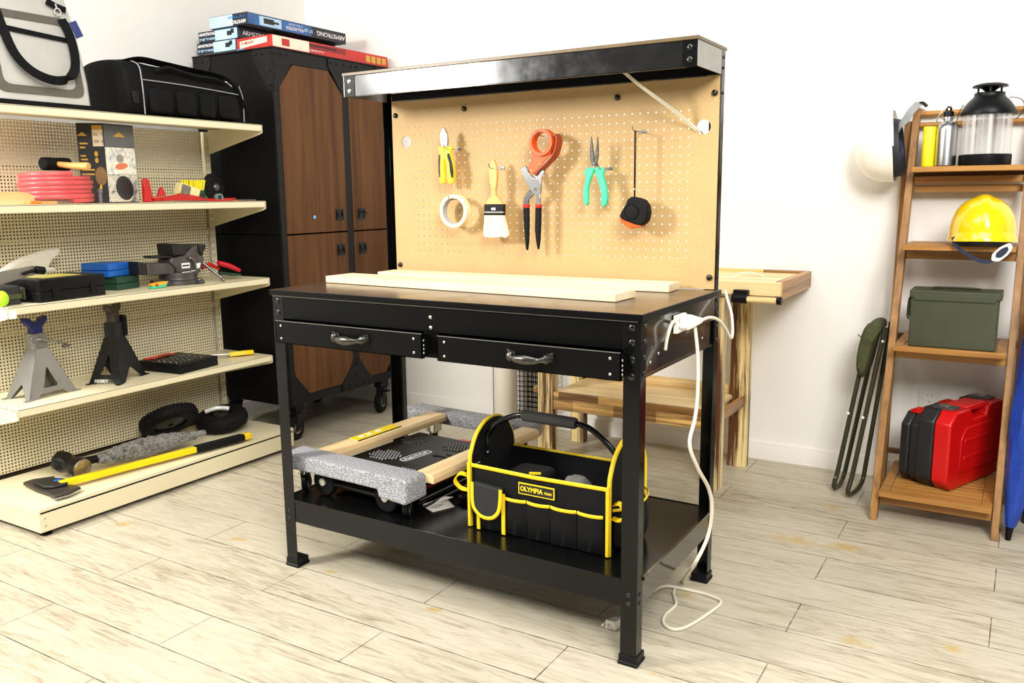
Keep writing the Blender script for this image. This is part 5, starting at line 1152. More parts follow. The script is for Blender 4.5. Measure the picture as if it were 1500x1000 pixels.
# ------------------------------------------------------------------ furniture dolly on the lower shelf
ZS = .216
dl = thing('furniture_dolly', 'wooden furniture dolly with grey carpeted ends on the workbench shelf', 'dolly', (-.93, .38, ZS))
def carpet_bar(x0, x1, y0, y1, z0, z1, par, lip=True):
    mb = MB(); mb.rbox(x0, x1, y0, y1, z0, z1, .008, axis=0, n=3)
    b_ = build('carpeted_bar', mb, carpet, par, bev=.004, seg=2, label='bar wrapped in speckled grey carpet'); return b_
mb = MB(); mb.prism([(-1.195, .046, .300), (-1.185, .046, .296), (-.80, .046, .298), (-.795, .046, .276), (-.70, .046, .270), (-.688, .046, .276), (-.688, .046, .336), (-.698, .046, .343), (-1.184, .046, .343), (-1.195, .046, .335)], (0, .088, 0)); cb1 = build('carpeted_bar', mb, carpet, dl, bev=.006, seg=3, label='bar wrapped in speckled grey carpet')
cb2 = carpet_bar(-1.255, -.70, .690, .768, .296, .340, dl)
def rail(xa, xb, y0, y1, z0, z1):
    mb = MB(); mb.prism([(xa, y0, z0), (xb, y0, z0), (xb, y0, z1-.010), (xb-.010, y0, z1), (xa+.010, y0, z1), (xa, y0, z1-.010)], (0, y1-y0, 0)); return build('wooden_rail', mb, hard_y, dl, bev=.002)
r1 = rail(-1.138, -1.055, .13, .689, .314, .340); r2 = rail(-.738, -.660, .13, .689, .314, .340)
lb = build('yellow_warning_label', MB().box(-1.128, -1.075, .27, .47, .340, .3408), M('label_yellow', (244, 214, 30), .45, 0, .06), r1)
build('label_black_strip', MB().box(-1.083, -1.075, .265, .47, .3408, .3414), blackp, lb)
for yy in (.30, .335, .38): build('label_pictogram', MB().box(-1.118, -1.100, yy, yy+.018, .3408, .3414), wtext, lb)
for x_, y_ in ((-1.135, .085), (-.725, .085), (-1.09, .655), (-.75, .725)):
    f_ = caster(dl, x_, y_, ZS, .026, .018, .5, -1, .010, fork=blkp, wm=blkp)
    mb = MB(); mb.rbox(x_-.022, x_+.022, y_-.022, y_+.022, .281, .2955 if y_ != .655 else .3135, .004); build('caster_plate', mb, zinc, f_)
dl.rotation_euler.z = -.05; dl.location.x += .018; dl.location.y -= .022
# folding crate cart
ct = thing('folding_cart', 'black folding crate cart lettered Pack-N-Roll lying flat inside the wooden dolly', 'cart', (-.92, .34, ZS))
mb = MB(); mb.rbox(-1.082, -.758, .135, .560, .262, .2985, .012); lid = build('lid', mb, blkp, ct, bev=.003)
mb = MB(); mb.rbox(-1.075, -.765, .145, .55, .232, .2615, .010); build('body', mb, blkp, ct, bev=.002)
# raised studded patches
def patch(cx_, cyy, nx, ny_, st=.012, skip=None):
    mb = MB()
    for i in range(nx):
        for j in range(ny_):
            if skip and skip(i, j): continue
            x_ = cx_+(i-(nx-1)/2)*st+(j % 2)*st*.5; y_ = cyy+(j-(ny_-1)/2)*st*.85
            mb.lathe([(.0060, 0), (.0042, .003), (0, .003)], (x_, y_, .2985), n=6)
    build('studded_patch', mb, M('patch_black', (26, 26, 27), .25, 0, .1), lid)
corner = lambda nx, ny_: (lambda i, j: (i < 2 and j < 2) or (i > nx-3 and j > ny_-3) or (i < 2 and j > ny_-3) or (i > nx-3 and j < 2))
patch(-1.0, .30, 9, 9, skip=corner(9, 9)); patch(-1.03, .47, 7, 8, skip=corner(7, 8)); patch(-.85, .48, 9, 7, skip=corner(9, 7)); patch(-.84, .20, 9, 7, skip=corner(9, 7)); patch(-1.03, .17, 6, 4)
mb = MB()
for r0, a0, a1, cx_, cyy in ((.05, -.3, 2.2, -.83, .33), (.075, -.2, 1.6, -.83, .33)):
    pts = [(cx_+r0*math.cos(a0+(a1-a0)*i/12), cyy+r0*math.sin(a0+(a1-a0)*i/12), .2988) for i in range(13)]; mb.tube(pts, .003, 6)
build('moulded_ribs', mb, M('patch_black', (26, 26, 27), .25, 0, .1), lid)
ang = math.atan2(.105, .045); c_ = Vector((-.925, .335, .2992)); ex = Vector((math.cos(1.05), math.sin(1.05), 0)); ex = (PZ(629, 657, .299)-PZ(590, 671, .299)).normalized()
c_ = (PZ(629, 657, .2992)+PZ(590, 671, .2992))/2; ey = Vector((-ex.y, ex.x, 0))
P = rounded([c_-ex*.062-ey*.017, c_+ex*.062-ey*.017, c_+ex*.062+ey*.017, c_-ex*.062+ey*.017], 4, .3); P2 = [c_+(p-c_)*.9+Vector((0, 0, .0)) for p in P]
up_ = Vector((0, 0, .0012)); mb = MB(); n = len(P); i_ = []
for p in P:
    dv = p-c_; a_, b_ = dv.dot(ex), dv.dot(ey); i_.append(c_+ex*a_*.955+ey*b_*.84)
mb.loft([P, [p+up_ for p in P], [p+up_ for p in i_], i_, P], caps=False); lg = build('logo_outline', mb, wtext, lid)
text('Pack-N-Roll', .0215, frame(c_+up_*.4, ex, ey), wtext, lid, align='CENTER', off=.0006, sx=.92)
mb = MB(); mb.rbox(-.90, -.86, .556, .576, .285, .298, .005); build('red_latch', mb, M('red_orange_latch', (226, 60, 34), .35), ct, bev=.002)
mb = MB(); mb.box(-.9, -.83, .12, .142, .262, .270); build('red_latch', mb, red, ct, bev=.002)
mb = MB(); mb.box(-.764, -.757, .20, .50, .255, .264); build('red_strip', mb, M('dark_red_plastic', (140, 16, 20), .35), ct, bev=.001)
def big_wheel(c, ax=(0, 1, 0), r=.045, w=.022):
    mb = MB(); mb.lathe([(r*.62, -w*.5), (r*.9, -w*.5), (r, -w*.25), (r, w*.25), (r*.9, w*.5), (r*.62, w*.5)], c, ax, 36); w_ = build('wheel', mb, rub, ct)
    mb = MB(); mb.lathe([(r*.2, -w*.35), (r*.6, -w*.35), (r*.6, w*.35), (r*.2, w*.35)], c, ax, 28)
    for i in range(5):
        a = 2*PI*i/5; mb.cbox(Vector(c)+Vector((math.cos(a)*r*.42, 0, math.sin(a)*r*.42)), r*.42, w*.9, r*.2, Matrix.Rotation(-a, 3, 'Y'))
    build('spokes', mb, M('wheel_grey_black', (46, 46, 46), .35), w_)
    mb = MB(); mb.lathe([(r*.26, 0), (r*.26, w*.75), (r*.16, w*.8), (0, w*.8)], c, (0, -1, 0), 20); build('hub_cap', mb, M('pale_hub', (196, 190, 170), .4), w_)
big_wheel((-1.055, .075+.02, ZS+.0445)); big_wheel((-.80, .095, ZS+.0445))
mb = MB(); mb.box(-1.07, -.77, .085, .105, .255, .264); mb.box(-1.02, -.85, .11, .15, .24, .262); build('axle_housing', mb, blkp, ct, bev=.002)
for i, (z_, x_) in enumerate(((.228, -.748), (.238, -.738), (.222, -.727))):
    mb = MB(); mb.tube([(x_, .16, z_), (x_, .50, z_+.006)], .0045, 8); build('handle_tube', mb, blkg, ct)
mb = MB(); mb.ball((-.655, .236, ZS+.0135), .013, 14, 10, (1.5, .8, 1)); mb.cyl((-.66, .25, ZS+.012), (-.60, .285, ZS+.010), .006, n=10); ct.rotation_euler.z = -.06; ct.location.x += .015; ct.location.y -= .02
k = tag(build('black_knob', mb, blkp, loc=(-.65, .24, ZS)), 'black plastic knob lying by the tool bag on the lower shelf', 'knob')
o = thing('paper_tag', 'white folded product tag lying on the black lower shelf beside the dolly', 'tag', (-.70, .19, ZS))
tg = [PZ(u, v_, ZS+.001) for u, v_ in ((619, 741), (634, 750), (666, 742), (656, 732), (640, 735))]
build('card', MB().prism(tg, (0, 0, .0008)), white, o)
tg = [PZ(619, 739, ZS+.002), PZ(633, 739, ZS+.002), PZ(664, 728, ZS+.012), PZ(652, 727, ZS+.012)]
build('folded_flap', MB().prism(tg, (0, 0, .0008)), white, o)
c_ = PZ(653, 742, ZS+.0022); 
for i in range(3): build('print_line', MB().prism([p+Vector((0, 0, .0004)) for p in (PZ(629+i*3, 744-i*2.2, ZS+.0018), PZ(645+i*3, 742-i*2.2, ZS+.0018), PZ(645+i*3, 742.8-i*2.2, ZS+.0018), PZ(629+i*3, 744.8-i*2.2, ZS+.0018))], (0, 0, .0003)), grayp, o)

# ------------------------------------------------------------------ open-top tool bag
tb = thing('tool_bag', 'open black and yellow tool bag lettered OLYMPIA on the lower shelf', 'tool bag', (-.33, .22, ZS))
bx0, bx1, by0, by1 = -.533, -.118, .098, .325; bag = M('bag_black_polyester', (15, 15, 16), .75, 0, .2, 50, .5, 600, spec=.2)
FT = .392
mb = MB(); mb.box(bx0+.004, bx1-.004, by0+.003, by1-.003, ZS+.001, ZS+.010); build('bottom', mb, bag, tb)
mb = MB(); n_ = 10; rg = []
for i in range(n_+1):
    s_ = i/n_; x_ = bx0+.002+(bx1-bx0-.004)*s_; bu = .006*math.sin(PI*s_)
    rg.append([Vector((x_, by0-bu*.2, ZS+.002)), Vector((x_, by0-bu, .29)), Vector((x_, by0+.002-bu*.5, FT)), Vector((x_, by0+.010-bu*.5, FT)), Vector((x_, by0+.010, .29)), Vector((x_, by0+.010, ZS+.002))])
fp = build('front_panel', mb.loft(rg), bag, tb)
mb = MB(); mb.box(bx0+.002, bx1-.002, by1-.008, by1, ZS+.002, .388); bp = build('back_panel', mb, bag, tb, bev=.002)
def trim_(pts, r, par, nm='yellow_piping', fl=.45): mb = MB(); mb.tube(pts, r, 8, flat=fl); return build(nm, mb, yelt, par)
trim_([(bx0, by0-.002, FT), (-.33, by0-.006, FT-.002), (bx1, by0-.002, FT)], .0055, fp)
trim_([(bx0, by1-.004, .389), (bx1, by1-.004, .389)], .0055, bp)
for x_, sg in ((bx0, -1), (bx1, 1)):
    prof = [(by0, ZS+.002), (by0, .39), (by0+.008, .43), (by0+.035, .470), (by0+.075, .494), ((by0+by1)/2, .500), (by1-.075, .494), (by1-.035, .470), (by1-.008, .43), (by1, .39), (by1, ZS+.002)]
    mb = MB(); mb.prism([(x_, y, z) for y, z in prof], (-sg*.006, 0, 0)); ep = build('end_panel', mb, bag, tb)
    trim_(smooth_pts([(x_, y, z) for y, z in prof], 5), .0062, ep, fl=.7)
    mb = MB(); mb.prism(rounded([(x_-sg*.007, .165, .395), (x_-sg*.007, .182, .395), (x_-sg*.007, .182, .445), (x_-sg*.007, .165, .445)], 3, .3), (-sg*.002, 0, 0)); hp = build('handle_plate', mb, blkp, ep)
    for z_ in (.407, .432): bolt(hp, (x_-sg*.009, .1735, z_), (-sg, 0, 0), .0045, .003, zinc, 'rivet')
    for y_ in (.12, .128, .136): bolt(ep, (x_-sg*.0065, y_, .388+.02*(y_-.12)), (-sg, 0, 0), .003, .002, zinc, 'rivet')
    # side pocket
    mb = MB(); rg = []
    for i in range(7):
        s_ = i/6; y_ = by0+.012+(by1-by0-.024)*s_; bu = sg*.05*math.sin(PI*s_)**.6
        rg.append([Vector((x_+sg*.002, y_, ZS+.003)), Vector((x_+sg*.002+bu*.9, y_, ZS+.006)), Vector((x_+sg*.002+bu, y_, .28)), Vector((x_+sg*.002+bu*.75, y_, .33)), Vector((x_+sg*.002, y_, .34))])
    spk = build('side_pocket', mb.loft(rg), bag, tb, sub=1)
    pts = [(x_+sg*(.004+.040*math.sin(PI*i/10)**.6), by0+.012+(by1-by0-.024)*i/10, .335) for i in range(11)]; trim_(pts, .004, spk)
    # webbing loop
    mb = MB(); mb.ribbon(smooth_pts([(x_+sg*.004, by0+.02, .348), (x_+sg*.030, by0-.002, .362), (x_+sg*.046, by0-.006, .340), (x_+sg*.030, by0+.002, .318), (x_+sg*.004, by0+.012, .315)], 5), .012, .003, (0, .8, .4)); build('webbing_loop', mb, yelt, tb)
# front pockets
xs = [-.512, -.424, -.352, -.282, -.205, -.130]
for i in range(5):
    mb = MB(); a, b_ = xs[i], xs[i+1]; zt = .325-.006*(i > 0)-.000*i; n_ = 8; rg = []
    for j in range(n_+1):
        s_ = j/n_; x_ = a+.0015+(b_-a-.003)*s_; bu = .008*math.sin(PI*s_)**.7
        rg.append([Vector((x_, by0-.003, ZS+.002)), Vector((x_, by0-.005-bu*.8, ZS+.006)), Vector((x_, by0-.006-bu, .27)), Vector((x_, by0-.005-bu*.9, zt)), Vector((x_, by0-.002, zt)), Vector((x_, by0-.002, .27))])
    pk = build('front_pocket', mb.loft(rg), bag, tb, ang=60)
    if i: trim_([(a+.002+(b_-a-.004)*j/8, by0-.006-.0078*math.sin(PI*j/8)**.7, zt) for j in range(9)], .0048, pk)
mb = MB(); P = [(-.512, .352), (-.512, .30), (-.506, .278), (-.488, .262), (-.466, .258), (-.446, .264), (-.430, .282), (-.424, .31), (-.422, .345)]
mb.prism([(x_, by0-.021, z_) for x_, z_ in P], (0, .018, 0)); fl_ = build('pocket_flap', mb, M('flap_charcoal', (30, 31, 33), .75, 0, .1), tb, bev=.004)
trim_(smooth_pts([(x_, by0-.0225, z_) for x_, z_ in P], 4), .0052, fl_)
for x_, w_ in ((-.503, .009), (-.424, .010)):
    mb = MB(); mb.box(x_, x_+w_, by0-.016, by0-.012, ZS+.003, .332 if x_ > -.45 else .26); build('yellow_binding', mb, yelt, tb)
mb = MB(); mb.box(bx1-.006, bx1+.004, by0-.010, by0+.006, ZS+.002, .40); build('yellow_binding', mb, yelt, tb, bev=.002)
mb = MB(); mb.box(bx0-.004, bx0+.006, by0-.010, by0+.006, ZS+.002, .40); build('yellow_binding', mb, yelt, tb, bev=.002)
# logo patch
y_ = by0-.0085; lx0, lx1, lz0, lz1 = -.375, -.268, .340, .371
pp = build('logo_patch', MB().box(lx0, lx1, y_, y_+.003, lz0, lz1), yelt, tb)
build('patch_field', MB().box(lx0+.003, lx1-.003, y_-.0008, y_+.001, lz0+.003, lz1-.003), blackp, pp)
text('OLYMPIA', .0175, frame((lx0+.006, y_-.0012, (lz0+lz1)/2), (1, 0, 0), (0, 0, 1)), yelt, pp, off=.0006, sx=.93)
text('TOOLS', .0085, frame((lx0+.078, y_-.0012, (lz0+lz1)/2-.002), (1, 0, 0), (0, 0, 1)), yelt, pp, off=.0004, sx=.8)
# handle
ym = .1735; hb = smooth_pts([(bx0+.010, ym, .432), (bx0+.012, ym, .462), (-.485, ym, .500), (-.43, ym, .524), (-.39, ym, .528), (-.27, ym, .5265), (-.215, ym, .520), (-.165, ym, .49), (bx1-.012, ym, .452), (bx1-.010, ym, .430)], 6)
mb = MB(); mb.tube(hb, .0078, 12); hh = build('steel_handle', mb, blkg, tb)
mb = MB(); mb.lathe([(.0135, 0), (.0155, .004), (.0155, .155), (.0135, .16)], (-.408, ym, .5278), (1, 0, -.012), 20); build('foam_grip', mb, M('foam_black', (44, 42, 40), .8, 0, .1, 60, .4, 400), hh)
o = thing('work_gloves', 'crumpled grey work gloves inside the open black and yellow tool bag', 'gloves', (-.27, .22, ZS+.012))
mb = MB(); rg = []
for i in range(8):
    rr = .055*math.sin(PI*(i+.6)/8.4)
    rg.append([Vector((-.265+rr*1.1*math.cos(2*PI*j/12), .215+rr*.8*math.sin(2*PI*j/12), ZS+.013+.0205*i))+Vector(((noise.noise(Vector((i*.8, j*.6, 1)))*.035), noise.noise(Vector((i, j*.7, 5)))*.012, noise.noise(Vector((i, j, 9)))*.008)) for j in range(12)])
build('fabric', MB().loft(rg), M('grey_glove', (112, 108, 102), .9, 0, .2, 40), o, sub=1)
o = thing('dark_pouch', 'dark pouch with a yellow edge inside the tool bag beside the gloves', 'pouch', (-.40, .22, ZS+.012))
mb = MB(); mb.rbox(-.46, -.345, .16, .26, ZS+.012, .368, .03); build('pouch', mb, bag, o, bev=.01); mb = MB(); mb.tube([(-.385, .165, .371), (-.355, .175, .372)], .004, 6); build('yellow_edge', mb, yelt, o)

# ------------------------------------------------------------------ behind the bench: roll, wire panel, hobby table
o = thing('wrap_roll', 'white upright roll of wrapping film standing behind the workbench', 'roll', (-1.345, 1.60, 0))
mb = MB(); mb.lathe([(.054, .001), (.056, .004), (.056, .50), (.054, .504), (.022, .504), (.022, .49)], (-1.345, 1.60, 0), n=40); build('roll', mb, M('translucent_white_roll', (232, 226, 210), .35, 0, .03, 8), o)
o = thing('wire_grid_panel', 'black wire grid basket panel standing against the wall behind the white roll', 'wire rack', (-1.30, 1.70, 0))
def grid(x0, x1, z0, z1, y, nx, nz_, nm):
    mb = MB()
    for i in range(nx+1): x_ = x0+(x1-x0)*i/nx; mb.cyl((x_, y, z0), (x_, y, z1), .0022, n=5)
    for j in range(nz_+1): z_ = z0+(z1-z0)*j/nz_; mb.cyl((x0, y+.002, z_), (x1, y+.002, z_), .0022, n=5)
    build(nm, mb, blkp, o)
grid(-1.475, -1.145, .02, .44, 1.735, 13, 17, 'rear_grid'); grid(-1.26, -1.145, .02, .44, 1.66, 5, 17, 'front_grid')
mb = MB()
for j in range(18): z_ = .02+.42*j/17; mb.cyl((-1.475, 1.735, z_), (-1.470, 1.69, z_), .0022, n=5)
mb.cyl((-1.470, 1.69, .02), (-1.470, 1.69, .44), .0022, n=5); build('side_grid', mb, blkp, o)
ht = thing('hobby_workbench', 'natural acacia wood workbench with a lower shelf against the back wall', 'wooden workbench', (-.50, 1.46, 0))
zt = .80; lw = .042
for (x0, x1, y0, y1) in ((-1.0, -.93, 1.30, 1.345), (-.262, -.214, 1.29, 1.345), (-1.0, -.935, 1.60, 1.645), (-.275, -.200, 1.605, 1.65)):
    l = build('leg', MB().box(x0, x1, y0, y1, 0, .735), acac_z, ht, bev=.002)
    for z_ in (.255, .28): bolt(l, ((x0+x1)/2, y0, z_), (0, -1, 0), .004, .001, M('dark_screw', (50, 44, 36), .5, .5), 'screw')
build('shelf_rail', MB().box(-.929, -.263, 1.305, 1.325, .225, .300), acac_x, ht, bev=.002)
build('shelf_rail', MB().box(-.934, -.276, 1.64, 1.655, .225, .335), acac_t, ht, bev=.002)
build('shelf_board', MB().box(-.929, -.263, 1.326, 1.639, .285, .300), acac_t, ht, bev=.001)
build('cross_rail', MB().box(-.228, -.212, 1.346, 1.604, .262, .300), acac_y, ht, bev=.001)
build('cross_rail', MB().box(-1.05, -1.001, 1.35, 1.375, .275, .300), acac_y, ht, bev=.001)
build('front_apron', MB().box(-1.02, -.006, 1.262, 1.288, .752, .800), acac_t, ht, bev=.002)
build('rear_apron', MB().box(-1.02, -.006, 1.725, 1.750, .738, .802), acac_x, ht, bev=.002)
build('end_apron', MB().box(-.030, -.004, 1.2885, 1.7245, .738, .802), acac_y, ht, bev=.002)
build('end_apron', MB().box(-1.02, -.994, 1.2885, 1.7245, .738, .802), acac_y, ht, bev=.002)
for i in range(5):
    y0 = 1.2895+i*.087; build('top_board', MB().box(-.993, -.031, y0, y0+.084, .772, .792), acac_t, ht, bev=.001)
mb = MB(); mb.cyl((-.1135, 1.238, .740), (-.012, 1.238, .740), .011, n=18); vh = build('vise_handle', mb, WOOD('dowel', (248, 226, 170), (222, 180, 110), 0, .4, 1.5), ht)
mb = MB(); mb.cyl((-.010, 1.238, .740), (.006, 1.238, .740), .0135, n=18); build('end_cap', mb, blkp, vh, bev=.001)
mb = MB(); mb.cyl((-.114, 1.238, .742), (-.168, 1.238, .742), .0175, n=18); mb.rbox(-.165, -.112, 1.235, 1.2615, .745, .772, .004); build('clamp_sleeve', mb, blkp, ht, bev=.002)
mb = MB(); mb.tube(smooth_pts([(-.225, 1.42, .793), (-.20, 1.44, .812), (-.16, 1.46, .815), (-.12, 1.47, .800)], 4), .0022, 6); tag(build('cable_tie', mb, white, loc=(-.17, 1.45, .792)), 'thin white tie curling on top of the acacia bench', 'cable tie')

# ------------------------------------------------------------------ ladder shelf on the right
ld = thing('ladder_shelf', 'teak coloured ladder shelf with four slatted trays against the back wall', 'shelf', (.52, 1.5, 0))
for x0, x1 in ((.325, .349), (.690, .712)):
    mb = MB(); a, b_ = Vector((0, 1.268, 0)), Vector((0, 1.742, 1.40)); w = .045
    mb.prism([(x0, 1.262, 0), (x0, 1.262+w, 0), (x0, 1.765, 1.385), (x0, 1.764, 1.405), (x0, 1.735, 1.405)], (x1-x0, 0, 0)); build('front_stile', mb, teak_z, ld, bev=.002)
for x0, x1 in ((.299, .322), (.715, .738)):
    mb = MB(); mb.box(x0, x1, 1.735, 1.762, .0, 1.36) if False else mb.prism([(x0, 1.655, 0), (x0, 1.690, 0), (x0, 1.764, 1.28), (x0, 1.764, 1.36), (x0, 1.735, 1.36)], (x1-x0, 0, 0)); build('rear_stile', mb, teak_z, ld, bev=.002)
def stile_y(z_): return 1.275+(1.74-1.268)/1.40*z_
trays = [(.108, 1.255, .40), (.592, 1.37, .33), (.930, 1.45, .25), (1.193, 1.56, .18)]
for i, (z_, yf, dp) in enumerate(trays):
    yb = min(yf+dp, 1.752)
    x0, x1 = .3515, .6875
    tr = build('tray', MB().box(x0, x1, yf, yf+.022, z_-.018, z_).box(x0, x1, yb-.022, yb, z_-.018, z_).box(x0, x0+.03, yf+.022, yb-.022, z_-.018, z_).box(x1-.03, x1, yf+.022, yb-.022, z_-.018, z_), teak_x, ld, bev=.0015)
    ns = max(2, int((yb-yf-.044)/.034)); st = (yb-yf-.044)/ns
    for j in range(ns): build('slat', MB().box(x0+.031, x1-.031, yf+.024+j*st, yf+.024+j*st+st-.013, z_-.014, z_-.001), teak_x, tr, bev=.001)
    ys = stile_y(z_-.03)
    build('cross_bar', MB().box(.350, .689, ys-.002, ys+.018, z_-.056, z_-.032), teak_x, ld, bev=.0015)
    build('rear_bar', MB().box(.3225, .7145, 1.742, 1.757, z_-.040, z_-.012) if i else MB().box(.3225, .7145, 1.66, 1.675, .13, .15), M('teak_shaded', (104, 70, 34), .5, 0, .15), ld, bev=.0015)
build('cross_bar', MB().box(.350, .689, 1.70, 1.715, 1.105, 1.13), teak_x, ld, bev=.0015)
for z_ in (1.385, 1.345): mb = MB(); mb.cyl((.349, 1.745, z_), (.690, 1.745, z_), .0095, n=14); build('top_rod', mb, teak_x, ld)
# lantern
o = thing('lantern', 'large black lantern with a clear ribbed cylinder on the top tray', 'lantern', (.573, 1.635, 1.194))
c_ = Vector((.568, 1.645, 1.194)); zz = c_.z; R0 = .080; K = 1.0
mb = MB(); mb.lathe([(R0, .0008), (R0+.001, .003), (R0+.001, .034), (R0-.002, .037), (0, .037)], c_, n=48); build('base', mb, blkp, o)
mb = MB(); mb.lathe2([(R0-.003, .0375), (R0-.003, .175), (R0-.006, .175), (R0-.006, .0375)], c_, (0, 0, 1), 48); build('glass', mb, ribglass, o)
mb = MB(); mb.lathe([(R0+.004, .168), (R0+.005, .176), (R0-.002, .192), (R0-.016, .212), (R0-.030, .226), (R0-.033, .231), (R0-.033, .239), (R0-.036, .242), (0, .242)], c_, n=48); hd = build('hood', mb, blkp, o)
for i in range(3):
    a = .6+2*PI*i/3; p = c_+Vector((math.cos(a)*.040, math.sin(a)*.040, .241)); build('cap_post', MB().cyl(p, p+Vector((0, 0, .020)), .0035, n=10), blkp, hd)
mb = MB(); mb.lathe([(.012, .243), (.03, .258), (.053, .259), (.055, .262), (.050, .267), (.032, .272), (0, .275)], c_, n=40); build('cap', mb, blkp, o)
mb = MB(); pts = [c_+Vector((.086*math.cos(t_)*1.13, -.03+.02*math.sin(t_), .165+.07*math.sin(t_))) for t_ in [-.25+PI*i/20*.0 for i in range(0)]]
mb.tube(smooth_pts([c_+Vector(p) for p in ((.082, -.01, .150), (.092, -.01, .160), (.104, -.008, .185), (.098, -.004, .210), (.075, 0, .222), (.058, 0, .222))], 5), .0014, 6); mb.tube(smooth_pts([c_+Vector(p) for p in ((-.082, -.02, .130), (-.092, -.02, .145), (-.090, -.015, .165), (-.086, -.012, .185), (-.076, -.006, .205))], 5), .0014, 6)
build('wire_handle', mb, blkg, o)
# bottle
o = thing('aluminium_bottle', 'brushed aluminium bottle with a black clip cap beside the lantern', 'bottle', (.452, 1.64, 1.194))
c_ = Vector((.449, 1.625, 1.194)); mb = MB(); mb.lathe([(.031, .0008), (.0335, .003), (.0335, .125), (.031, .137), (.022, .148), (.0155, .153), (.0155, .158), (.018, .160), (.018, .166), (.0155, .168)], c_, n=40); build('body', mb, M('brushed_aluminium', (196, 196, 196), .28, 1, .04), o)
mb = MB(); mb.lathe([(.0165, .168), (.0165, .184), (.012, .187), (0, .188)], c_, n=24); mb.ring(c_+Vector((0, 0, .190)), (1, 1, 0), .013, .009, .006, 20); cp = build('cap', mb, blkp, o)
mb = MB(); mb.tube(smooth_pts([c_+Vector(p) for p in ((0, -.004, .196), (-.012, -.008, .194), (-.026, -.012, .176), (-.034, -.014, .155), (-.028, -.014, .150), (-.016, -.012, .166))], 5), .0018, 8); build('carabiner', mb, chrome, cp)
o = thing('yellow_roll', 'bright yellow dimpled roll standing left of the aluminium bottle', 'roll', (.40, 1.63, 1.194))
c_ = Vector((.394, 1.63, 1.194)); mb = MB(); mb.lathe([(.0205, .0008), (.0208, .003), (.0208, .134), (.0198, .137), (.012, .137), (.012, .13)], c_, n=30); build('roll', mb, M('lemon_plastic', (244, 222, 24), .4, 0, .08, 60, .3, 60), o)
# helmets
def helmet(o, c, R_, m_, rim=True, yaw=0, roll=0):
    mx = Matrix.Translation(c) @ Matrix.Rotation(yaw, 4, 'Z') @ Matrix.Rotation(roll, 4, 'X')
    n = 48; rg = []
    for i in range(13):
        t_ = i/12*PI/2; rr = max(math.cos(t_)**.85, 1e-3); zz = math.sin(t_)
        ring_ = []
        for j in range(n):
            a = 2*PI*j/n; x_ = R_*.86*rr*math.cos(a); y_ = R_*1.06*rr*math.sin(a); z_ = R_*1.05*zz
            rid = .008*math.exp(-(x_/(R_*.13))**4)**min(1, rr*1.6)*(1 if zz > .15 else 0)
            ring_.append(Vector((x_, y_, z_+rid+ (0 if i else -.006*math.cos(2*a)))))
        rg.append(ring_)
    mb = MB(); mb.loft(rg, caps=False)
    inn = [[Vector((p.x*.965, p.y*.965, p.z*.965-.001)) for p in r] for r in rg]
    mb.loft([rg[0], inn[0]], caps=False); mb.loft(inn, caps=False)
    mb.xf(mx); sh = build('shell', mb, m_, o, ang=60)
    # peak / brim at -y
    def rimp(a): return R_*.86*math.cos(a), R_*1.06*math.sin(a), -.006*math.cos(2*a)
    mb = MB(); rg = []
    for j in range(25):
        a = -PI/2+(j-12)/12*1.55; s_ = math.cos((j-12)/12*PI/2); x_, y_, z_ = rimp(a); e = 1+.11*s_+.025
        rg.append([Vector((x_*.99, y_*.99, z_+.010)), Vector((x_*e, y_*e, z_-.010-.010*s_)), Vector((x_*e, y_*e, z_-.013-.010*s_)), Vector((x_*.97, y_*.97, z_-.004))])
    mb.loft(rg); mb.xf(mx); build('peak', mb, m_, o, ang=60)
    mb = MB(); rg = []
    for j in range(25):
        a = PI/2+(j-12)/12*1.6; x_, y_, z_ = rimp(a); e = 1.03
        rg.append([Vector((x_*.99, y_*.99, z_+.010)), Vector((x_*e, y_*e, z_-.004)), Vector((x_*e, y_*e, z_-.008)), Vector((x_*.97, y_*.97, z_-.004))])
    mb.loft(rg); mb.xf(mx); build('rear_rim', mb, m_, o, ang=60)
    mb = MB(); rg = []
    for z_, s_ in ((.004, .90), (-.02, .88), (-.034, .84)):
        rg.append([Vector((R_*.86*s_*math.cos(2*PI*j/36), R_*1.04*s_*math.sin(2*PI*j/36), z_)) for j in range(36)])
    rg2 = [[Vector((p.x*.95, p.y*.95, p.z)) for p in r] for r in rg][::-1]
    mb.loft(rg+rg2+[rg[0]], caps=False); mb.xf(mx); hb_ = build('headband', mb, M('helmet_harness', (30, 32, 40), .6, 0, .15), o)
    return mx, sh, hb_
o = thing('hard_hat', 'bright yellow hard hat with a navy chin strap on the second tray from the top', 'hard hat', (.583, 1.50, .930))
mx, sh, hb_ = helmet(o, Vector((.585, 1.515, .9665)), .118, M('gloss_yellow', (252, 208, 6), .16, 0, .02, 4, coat=.5), yaw=.12)
ys = .93
mb = MB(); mb.ribbon(smooth_pts([PY(1396, 347, 1.43), PY(1401, 360, 1.42), PY(1416, 372, 1.41), PY(1435, 382, 1.405), PY(1450, 383, 1.405), PY(1459, 378, 1.405)], 5), .012, .002, (.3, 0, 1)); build('chin_strap', mb, navy, o)
P = rounded([PY(u, v_, 1.403) for u, v_ in ((1452, 382), (1453, 372), (1466, 361), (1480, 355), (1484, 362), (1478, 372), (1464, 383))], 4, .3); c2 = sum(P, Vector())/len(P)
mb = MB(); inn = [c2+(p-c2)*.62 for p in P]; mb.loft([P, [p+Vector((0, .003, 0)) for p in P], [p+Vector((0, .003, 0)) for p in inn], inn, P], caps=False); build('chin_cup', mb, white, o)
mb = MB(); mb.prism([p+Vector((0, .002, 0)) for p in inn], (0, .002, 0)); build('chin_pad', mb, navy, o)
o = thing('white_hard_hat', 'white hard hat hung by its strap on the left side of the ladder shelf', 'hard hat', (.24, 1.62, 1.22))
